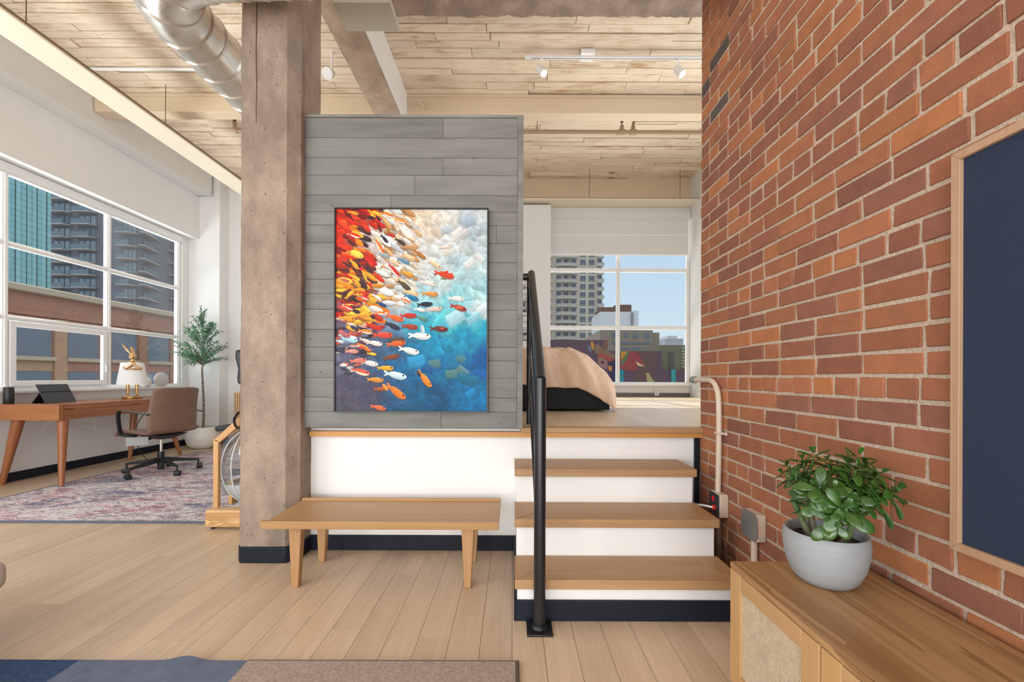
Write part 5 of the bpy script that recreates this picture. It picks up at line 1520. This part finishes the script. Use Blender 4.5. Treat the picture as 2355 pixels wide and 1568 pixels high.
# tank: flattened vessel standing on edge
tcx, tcy, tcz, th_, tw_, tdp = -1.885, 3.055, 0.400, 0.268, 0.262, 0.120
def tank(scale, z0, z1, n=40, m_=28):
    mb = MB(); vs = []
    zz = np.linspace(z0, z1, m_ + 1)
    for z in zz:
        q = max(1e-4, 1 - (abs(z - tcz) / (th_ * scale)) ** 2.1) ** 0.5
        for k in range(n):
            a = 2 * math.pi * k / n
            vs.append((tcx + tw_ * scale * q * math.cos(a), tcy + tdp * scale * q * math.sin(a), z))
    fs = [(j * n + k, j * n + (k + 1) % n, (j + 1) * n + (k + 1) % n, (j + 1) * n + k) for j in range(m_) for k in range(n)]
    fs += [tuple(range(n))[::-1], tuple(range(m_ * n, m_ * n + n))]
    mb.add(vs, fs); return mb
obj('tank', tank(1.0, tcz - th_ * 0.999, tcz + th_ * 0.999), POLY, rw, smooth=80, label='clear plastic water tank')
obj('water', tank(0.975, tcz - th_ * 0.97, tcz - 0.12), WATER, rw, smooth=60)
mb = MB()
for s_ in (0.30, 0.62):
    pts = [(tcx - tw_ * s_ * math.cos(a), tcy - tdp * math.sqrt(1 - s_ * s_) * math.cos(a), tcz + th_ * math.sin(a)) for a in np.linspace(-1.4, 1.4, 30)]
    mb.tube(pts, 0.005, 6)
obj('tank_rib', mb, Mat('rib_clear', (0.60, 0.63, 0.65), 0.2).m, rw)
obj('paddle', MB().box(tcx - 0.16, tcy - 0.02, 0.33, tcx + 0.16, tcy + 0.02, 0.375).box(tcx - 0.03, tcy - 0.05, 0.36, tcx + 0.03, tcy + 0.05, 0.55), Mat('grey_paddle', (0.12, 0.13, 0.15), 0.4).m, rw, bevel=0.008)
obj('back_plate', MB().box(-2.010, 3.26, 0.16, -1.60, 3.275, 0.70), BLACKP, rw)
obj('foot_board', MB().hexa([(-2.135, 3.02, 0.645), (-1.90, 3.02, 0.68), (-1.90, 3.12, 0.68), (-2.135, 3.12, 0.645)], [(-2.145, 3.02, 0.685), (-1.90, 3.02, 0.725), (-1.90, 3.12, 0.725), (-2.145, 3.12, 0.685)]), BLACKP, rw, bevel=0.014, seg=3)
obj('strap', MB().tube(bez([(-1.885, 2.90, 0.80), (-1.915, 2.90, 0.75), (-1.90, 2.895, 0.70), (-1.86, 2.90, 0.68)], 5), 0.014, 8, flat=0.4), BLACKP, rw)
for yy in (3.04, 3.18):
    obj('rail', MB().box(-1.80, yy, 0.66, -1.755, yy + 0.035, 2.05), ROWERZ, rw, bevel=0.003)
obj('seat', MB().prism([(-1.985, 1.235), (-1.80, 1.235), (-1.80, 0.985), (-1.965, 0.985), (-1.972, 1.03), (-1.965, 1.10), (-1.985, 1.18)], 'y', 3.0, 3.28), BLACKP, rw, bevel=0.02, seg=4)
obj('seat_carriage', MB().box(-1.80, 3.02, 1.02, -1.74, 3.24, 1.20), BLACKP, rw)

# ------------------------------------------------------------------ outside: the street and the buildings
struct('trim_10', MB().box(-400, -100, -14.2, 400, 500, -14), Mat('asphalt', (0.20, 0.20, 0.20), 0.9).m)


def brickmat(name, a, b, mort, sx=1.0):
    m = Mat(name, a, 0.9)
    t = m.n('TexBrick'); tcn = m.n('TexCoord'); sp2 = m.n('SeparateXYZ'); cb2 = m.n('CombineXYZ')
    m.nt.links.new(tcn.outputs['Object'], sp2.inputs[0])
    m.nt.links.new(m.math('ADD', sp2.outputs[0], sp2.outputs[1]), cb2.inputs[0]); m.nt.links.new(sp2.outputs[2], cb2.inputs[1])
    m.nt.links.new(cb2.outputs[0], t.inputs['Vector'])
    t.inputs['Color1'].default_value = (*a, 1); t.inputs['Color2'].default_value = (*b, 1); t.inputs['Mortar'].default_value = (*mort, 1)
    t.inputs['Scale'].default_value = 1.0; t.inputs['Brick Width'].default_value = 0.5 * sx; t.inputs['Row Height'].default_value = 0.16 * sx; t.inputs['Mortar Size'].default_value = 0.02
    m.color(m.mix(m.ramp(m.noi(m.co(), 0.4, 4), [(0.35, 0.0), (0.7, 0.35)]), t.outputs[0], tuple(x * 0.7 for x in a)))
    return m.m


RBR = brickmat('red_brick', (0.42, 0.17, 0.11), (0.36, 0.14, 0.09), (0.45, 0.30, 0.22))
TBR = brickmat('tan_brick', (0.46, 0.27, 0.15), (0.40, 0.23, 0.13), (0.50, 0.36, 0.25))
STONE = Mat('limestone', (0.47, 0.375, 0.275), 0.85).m
BLUEG = Mat('blue_grey_blind', (0.165, 0.19, 0.235), 0.35).m
AX = -38.0
ab = root('brick_warehouse', (AX, 38, -14), 'red and tan brick warehouse with grey blinds across the street', 'building')
def hy_(px): return 970 * 38 / (1180 - px)
ftop = CAMZ + 38 / 5.43
obj('facade', MB().box(AX - 20, 5, -14, AX, 110, ftop - 0.55), RBR, ab)
obj('cornice', MB().box(AX - 20, 4.8, ftop - 0.55, AX + 0.35, 110.2, ftop), STONE, ab, bevel=0.08)
obj('parapet_band', MB().box(AX, 5, ftop - 2.3, AX + 0.15, 110, ftop - 2.0), RBR, ab)
per = 3.93
yy0 = 32.05
k0 = -4
for k in range(-5, 9):
    ya = yy0 + per * k
    obj('pier', MB().box(AX, ya + 2.75, -14, AX + 0.2, ya + 3.75, ftop - 2.4), TBR if k < 2 else RBR, ab)
    for fl_, (za, zb__) in enumerate([(-0.24 * 0 + CAMZ - 2.2, CAMZ + 0.28 - 0.0), (CAMZ + 1.47, CAMZ + 4.05)]):
        if fl_ == 0: za, zb__ = CAMZ - 2.6, CAMZ + 0.28
        wnd = obj('window', MB().box(AX - 0.05, ya, za, AX + 0.05, ya + 2.6, zb__), BLUEG, ab)
        obj('sill', MB().box(AX, ya - 0.2, za - 0.32, AX + 0.3, ya + 2.8, za), STONE, wnd)
    obj('spandrel', MB().box(AX, ya - 0.15, CAMZ + 0.3, AX + 0.08, ya + 2.72, CAMZ + 1.14), TBR if k < 1 else RBR, ab)

# teal glass tower
m = Mat('teal_glass', (0.2, 0.4, 0.42), 0.25)
t = m.n('TexBrick'); tcn = m.n('TexCoord'); sp2 = m.n('SeparateXYZ'); cb2 = m.n('CombineXYZ')
m.nt.links.new(tcn.outputs['Object'], sp2.inputs[0]); m.nt.links.new(m.math('ADD', sp2.outputs[0], sp2.outputs[1]), cb2.inputs[0]); m.nt.links.new(sp2.outputs[2], cb2.inputs[1]); m.nt.links.new(cb2.outputs[0], t.inputs['Vector'])
t.offset = 0.0; t.inputs['Color1'].default_value = (0.20, 0.42, 0.44, 1); t.inputs['Color2'].default_value = (0.24, 0.46, 0.50, 1); t.inputs['Mortar'].default_value = (0.13, 0.28, 0.31, 1)
t.inputs['Scale'].default_value = 1; t.inputs['Brick Width'].default_value = 1.3; t.inputs['Row Height'].default_value = 0.85; t.inputs['Mortar Size'].default_value = 0.05
m.color(m.mix(m.ramp(m.wave(m.co(), 0.30, 1.0, 2, 'Y'), [(0.6, 0.0), (0.9, 0.4)]), t.outputs[0], (0.34, 0.56, 0.66)))
tt = root('glass_tower', (-80, 57, -14), 'teal glass curtain wall tower behind the brick warehouse at far left', 'building')
obj('curtain_wall', MB().box(-95, 40, -14, -70, 63.8, 70), m.m, tt)
mb = MB()
for yv in (59.2, 60.6, 61.9, 63.2): mb.box(-70, yv, -14, -69.95, yv + 0.05, 70)
obj('fin', mb, BLACKP, tt)

# dark balcony tower
DB = brickmat('dark_brick', (0.20, 0.19, 0.235), (0.17, 0.16, 0.20), (0.24, 0.23, 0.27), 2)
DG = Mat('dim_glass', (0.16, 0.20, 0.24), 0.15).m
DG2 = Mat('light_glass', (0.34, 0.40, 0.46), 0.15).m
SLAB = Mat('slab_concrete', (0.42, 0.37, 0.37), 0.8).m
dt_ = root('dark_balcony_tower', (-97, 105, -14), 'dark brick apartment tower with stacked balconies beyond the warehouse', 'building')
def tX(px, Y): return (px - 1180) * Y / 970
Yt = 101.0
obj('tower_wall', MB().box(tX(112, Yt), Yt, -14, tX(262, Yt), Yt + 30, 60), DB, dt_)
obj('tower_wing', MB().box(tX(255, Yt - 3), Yt - 3, -14, tX(325, Yt - 3), Yt + 24, 62), DB, dt_)
obj('tower_wing', MB().box(tX(322, Yt + 7), Yt + 6, -14, tX(420, Yt + 7) + 4, Yt + 30, 58), DB, dt_)
for fl_ in range(13):
    z = CAMZ + (866 - (608 - 28.7 * 2)) / 970 * Yt - 3.0 * 6 + fl_ * 3.0
    for (pa, pb, Y_, dpt) in [(119, 166, Yt, 1.6), (177, 226, Yt, 1.6), (280, 318, Yt - 3, 1.8)]:
        xa, xb = tX(pa, Y_), tX(pb, Y_)
        bl_ = obj('balcony', MB().prism([(xa, Y_ - dpt), (xb - 0.9, Y_ - dpt), (xb, Y_ - dpt * 0.4), (xb, Y_), (xa, Y_)], 'z', z - 0.28, z), SLAB, dt_)
        obj('glass_rail', MB().box(xa, Y_ - dpt, z, xb - 0.9, Y_ - dpt + 0.06, z + 1.0), DG, bl_)
        mb = MB()
        nw = 3
        for q in range(nw):
            mb.box(xa + 0.6 + q * (xb - xa - 1) / nw, Y_ - 0.06, z + 0.1, xa + 0.6 + (q + 0.75) * (xb - xa - 1) / nw, Y_ + 0.05, z + 2.2)
        obj('window', mb, DG2 if (fl_ * 7 + int(pa)) % 3 else DG, dt_)
    # right-hand wing: balconies that wrap round the corner
    P_ = [(318, Yt - 4.8), (332, Yt - 4.8), (368, Yt + 2), (368, Yt + 6), (318, Yt + 6)]
    pl = [(tX(p, y_), y_) for p, y_ in P_]
    bl_ = obj('balcony', MB().prism(pl, 'z', z - 0.28, z), SLAB, dt_)
    obj('glass_rail', MB().prism([pl[1], pl[2], (pl[2][0] - 0.1, pl[2][1]), (pl[1][0] - 0.1, pl[1][1])], 'z', z, z + 1.0), DG, bl_)
    mb = MB()
    for q in range(4): mb.box(tX(328, Yt + 6) + q * 1.2, Yt + 5.9, z + 0.1, tX(328, Yt + 6) + q * 1.2 + 0.95, Yt + 6.05, z + 2.3)
    obj('window', mb, DG2, dt_)
    obj('balcony', MB().box(tX(376, Yt + 6), Yt + 4.4, z - 1.78, tX(402, Yt + 6), Yt + 6, z - 1.5), SLAB, dt_)
    mb = MB().box(tX(380, Yt + 6), Yt + 5.9, z - 1.4, tX(396, Yt + 6), Yt + 6.05, z + 0.8)
    obj('window', mb, DG, dt_)

# buildings seen through the bedroom window
BG = Mat('beige_cladding', (0.52, 0.45, 0.37), 0.85).m
BG2 = Mat('pale_balcony', (0.62, 0.57, 0.50), 0.8).m
WN = Mat('dark_pane', (0.13, 0.14, 0.17), 0.25).m
bt_ = root('beige_balcony_tower', (24, 160, -14), 'tall beige apartment tower with curved balconies at the left of the bedroom view', 'building')
Yb = 156.0
def bX(px): return (px - 1180) * Yb / 970
def bZ(py): return CAMZ + (866 - py) * Yb / 970
obj('tower_wall', MB().box(bX(1240), Yb, -14, bX(1384), Yb + 20, 75), BG, bt_)
obj('corner_bay', MB().box(bX(1369), Yb + 2, -14, bX(1385), Yb + 14, 75), Mat('darker_bay', (0.30, 0.27, 0.24), 0.8).m, bt_)  # corner bay in a darker tone than the cladding
for fl_ in range(16):
    z = bZ(779) + fl_ * 3.0 - 3.0
    for (pa, pb, curved) in [(1276, 1328, 1), (1250, 1270, 0), (1371, 1387.5, 0)]:
        xa, xb = bX(pa), bX(pb)
        poly = [(xa, Yb)] + [(xa + (xb - xa) * t, Yb - 1.6 * (math.sin(math.pi * t) ** 0.35 if curved else 1) ) for t in np.linspace(0.04, 0.96, 9)] + [(xb, Yb)]
        bl_ = obj('balcony', MB().prism(poly, 'z', z - 0.15, z + 0.12), BG2, bt_)
        rp_ = [(x, y) for x, y in poly[1:-1]]
        mb = MB()
        for (ax_, ay_), (bx_, by_) in zip(rp_[:-1], rp_[1:]): mb.hexa([(ax_, ay_, z + .12), (bx_, by_, z + .12), (bx_, by_ + .08, z + .12), (ax_, ay_ + .08, z + .12)], [(ax_, ay_, z + .95), (bx_, by_, z + .95), (bx_, by_ + .08, z + .95), (ax_, ay_ + .08, z + .95)])
        obj('railing', mb, Mat('rail_beige', (0.40, 0.37, 0.34), 0.7).m if fl_ == 0 and pa == 1276 else bpy.data.materials['rail_beige'], bl_)
        mb = MB()
        n_w = 3 if pb - pa > 30 else 1
        for q in range(n_w):
            w_ = (xb - xa) / n_w
            mb.box(xa + w_ * (q + 0.15), Yb - 0.05, z + 0.2, xa + w_ * (q + 0.75), Yb + 0.1, z + 2.4)
        obj('window', mb, WN, bt_)
    mb = MB()
    for pa, pb in ((1333, 1346), (1353, 1366)):
        mb.box(bX(pa), Yb - 0.06, z + 0.75, bX(pb), Yb + 0.1, z + 2.35)
        mb.box(bX(pa), Yb - 0.06, z + 0.30, bX(pa) + 0.9, Yb + 0.1, z + 0.6); mb.box(bX(pa) + 1.1, Yb - 0.06, z + 0.30, bX(pb), Yb + 0.1, z + 0.6)
    obj('window', mb, WN, bt_)

Ym = 40.0
def mX(px): return (px - 1180) * Ym / 970
def mZ(py): return CAMZ + (866 - py) * Ym / 970
mw = root('mural_building', (9, 42, -14), 'dark maroon building with a painted wall of feathers and birds below the bedroom window', 'building')
m = Mat('maroon_brick', (0.12, 0.07, 0.09), 0.9)
m.color(m.mix(m.ramp(m.wave(m.co(), 1.2, 0, 1, 'Z'), [(0.9, 0.0), (1.0, 0.3)]), (0.115, 0.062, 0.082), (0.17, 0.11, 0.12)))
obj('wall', MB().box(-8, Ym, -14, mX(1395), Ym + 12, mZ(781)).box(mX(1395), Ym, -14, mX(1521), Ym + 12, mZ(806)).box(mX(1521), Ym, -14, mX(1640), Ym + 12, mZ(849)), m.m, mw)
zc = lambda x, y: (mX(1260 + x / 6.926), mZ(740 + y / 6.926))
def daub(name, pts, c, lift=0.03):
    lift *= 0.2
    obj(name, MB().prism([zc(*p) for p in pts], 'y', Ym - lift, Ym + 0.01), Mat(name, lin(*c), 0.85).m, mw)
daub('painted_orange_feather', [(700, 290), (730, 350), (725, 460), (690, 400), (680, 330)], (205, 135, 50))
daub('painted_blue_feather', [(630, 350), (690, 410), (690, 480), (640, 440)], (110, 115, 135))
daub('painted_ochre_feathers', [(720, 380), (780, 340), (850, 400), (910, 440), (1000, 480), (1070, 520), (1075, 590), (960, 560), (860, 500), (760, 500)], (130, 100, 75))
daub('painted_small_plume', [(890, 290), (945, 285), (960, 400), (900, 430), (870, 370)], (125, 80, 70), 0.05)
daub('painted_headband', [(790, 500), (850, 490), (960, 545), (1040, 575), (1020, 620), (960, 620), (880, 560), (800, 555)], (165, 70, 60), 0.06)
daub('painted_face', [(800, 555), (880, 565), (950, 620), (945, 700), (960, 740), (900, 740), (800, 700)], (150, 105, 95), 0.04)
daub('painted_eye', [(840, 625), (880, 615), (900, 650), (860, 660)], (60, 40, 45), 0.07)
daub('painted_earring', [(960, 690), (1020, 700), (1015, 780), (970, 770)], (205, 125, 65), 0.07)
daub('painted_violet_ground', [(960, 640), (1075, 600), (1085, 960), (960, 900)], (58, 45, 72))
daub('painted_brown_ground', [(1380, 470), (1700, 470), (1700, 950), (1380, 950)], (100, 72, 68), 0.02)
daub('painted_parrot', [(1160, 470), (1390, 465), (1440, 500), (1550, 705), (1500, 700), (1420, 690), (1425, 770), (1340, 775), (1150, 740)], (150, 62, 62), 0.05)
daub('painted_yellow_plume', [(1160, 465), (1270, 465), (1200, 560), (1160, 600)], (190, 135, 50), 0.07)
daub('painted_green_plume', [(1270, 465), (1300, 470), (1250, 600), (1180, 690), (1160, 640)], (88, 115, 70), 0.08)
daub('painted_wing_tip', [(1400, 620), (1545, 705), (1430, 690)], (205, 180, 130), 0.08)
daub('painted_teal_fern', [(1150, 750), (1190, 750), (1215, 800), (1195, 850), (1225, 900), (1200, 950), (1150, 950)], (45, 130, 140), 0.05)
daub('painted_crest', [(1560, 810), (1605, 800), (1650, 880), (1700, 950), (1580, 950)], (165, 145, 95), 0.05)
# olive painted building with teal panel
ob = root('olive_building', (16, 46, -14), 'olive green building with a teal painted panel right of the mural', 'building')
m = Mat('olive_paint', (0.15, 0.14, 0.085), 0.9)
obj('wall', MB().box(mX(1521), Ym + 0.5, mZ(849), mX(1640), Ym + 9, mZ(791)), m.m, ob)
obj('teal_panel', MB().box(mX(1543), Ym - 0.1, mZ(879), mX(1553), Ym - 0.02, mZ(848)), Mat('teal_paint', lin(55, 140, 140), 0.8).m, ob)
obj('dark_panel', MB().box(mX(1543), Ym + 0.4, mZ(848), mX(1553), Ym + 0.5, mZ(807)), Mat('dark_olive', lin(88, 80, 72), 0.8).m, ob)
mb = MB()
for k in range(7):
    zz_ = mZ(800 + k * 7.2); mb.box(mX(1572), Ym + 0.4, zz_, mX(1577), Ym + 0.52, zz_ + 0.14)
obj('edge_marks', mb, Mat('pale_mark', lin(170, 165, 140), 0.8).m, ob)

Yc = 70.0
def cX(px): return (px - 1180) * Yc / 970
def cZ(py): return CAMZ + (866 - py) * Yc / 970
bo = root('brown_office_block', (19, 75, -14), 'brown office block with ribbon windows behind the mural building', 'building')
BRN = Mat('brown_stucco', (0.25, 0.205, 0.155), 0.9).m
obj('wall', MB().box(cX(1380), Yc, -14, cX(1501), Yc + 14, cZ(758)).box(cX(1501), Yc + 1, -14, cX(1521), Yc + 14, cZ(762)), BRN, bo)
for pa, pb, ya, yb in [(1406, 1415, 765, 776), (1436, 1443, 765, 776), (1455, 1467, 765, 777), (1481, 1493, 765, 777), (1408, 1424, 785, 791), (1428, 1450, 785, 791), (1453, 1474, 785, 791), (1477, 1497, 785, 791), (1428, 1450, 798, 803), (1453, 1474, 798, 804), (1477, 1497, 798, 804)]:
    obj('window', MB().box(cX(pa), Yc - 0.05, cZ(yb), cX(pb), Yc + 0.05, cZ(ya)), WN, bo)
Yd = 110.0
def dX(px): return (px - 1180) * Yd / 970
def dZ(py): return CAMZ + (866 - py) * Yd / 970
wb_ = root('white_block', (26, 115, -14), 'white block with a brown brick top between the beige tower and the sky', 'building')
obj('wall', MB().box(dX(1380), Yd, -14, dX(1453), Yd + 12, dZ(716)).box(dX(1453), Yd, -14, dX(1468), Yd + 12, dZ(713)), Mat('white_clad', (0.62, 0.63, 0.65), 0.8).m, wb_)
obj('brick_top', MB().box(dX(1385), Yd + 1, dZ(722), dX(1428), Yd + 10, dZ(704)).box(dX(1418), Yd + 1, dZ(722), dX(1454), Yd + 10, dZ(698)), Mat('brown_brick_far', (0.17, 0.085, 0.065), 0.9).m, wb_)
mb = MB()
for k in range(6): mb.box(dX(1450), Yd - 0.5, dZ(745 - k * 5), dX(1456), Yd, dZ(743 - k * 5))
obj('balcony', mb, Mat('grey_far', (0.30, 0.29, 0.28), 0.8).m, wb_)
Ye = 260.0
def eX(px): return (px - 1180) * Ye / 970
def eZ(py): return CAMZ + (866 - py) * Ye / 970
ft = root('distant_tower', (100, 265, -14), 'small distant grey tower at the right of the bedroom view', 'building')
FARG = brickmat('far_grey', (0.42, 0.43, 0.45), (0.36, 0.36, 0.38), (0.25, 0.25, 0.27), 8)
obj('wall', MB().box(eX(1530), Ye, -14, eX(1571), Ye + 20, eZ(777)), FARG, ft)
obj('crown', MB().box(eX(1537), Ye + 2, eZ(778), eX(1560), Ye + 16, eZ(770)), Mat('far_pale', (0.52, 0.54, 0.57), 0.8).m, ft)
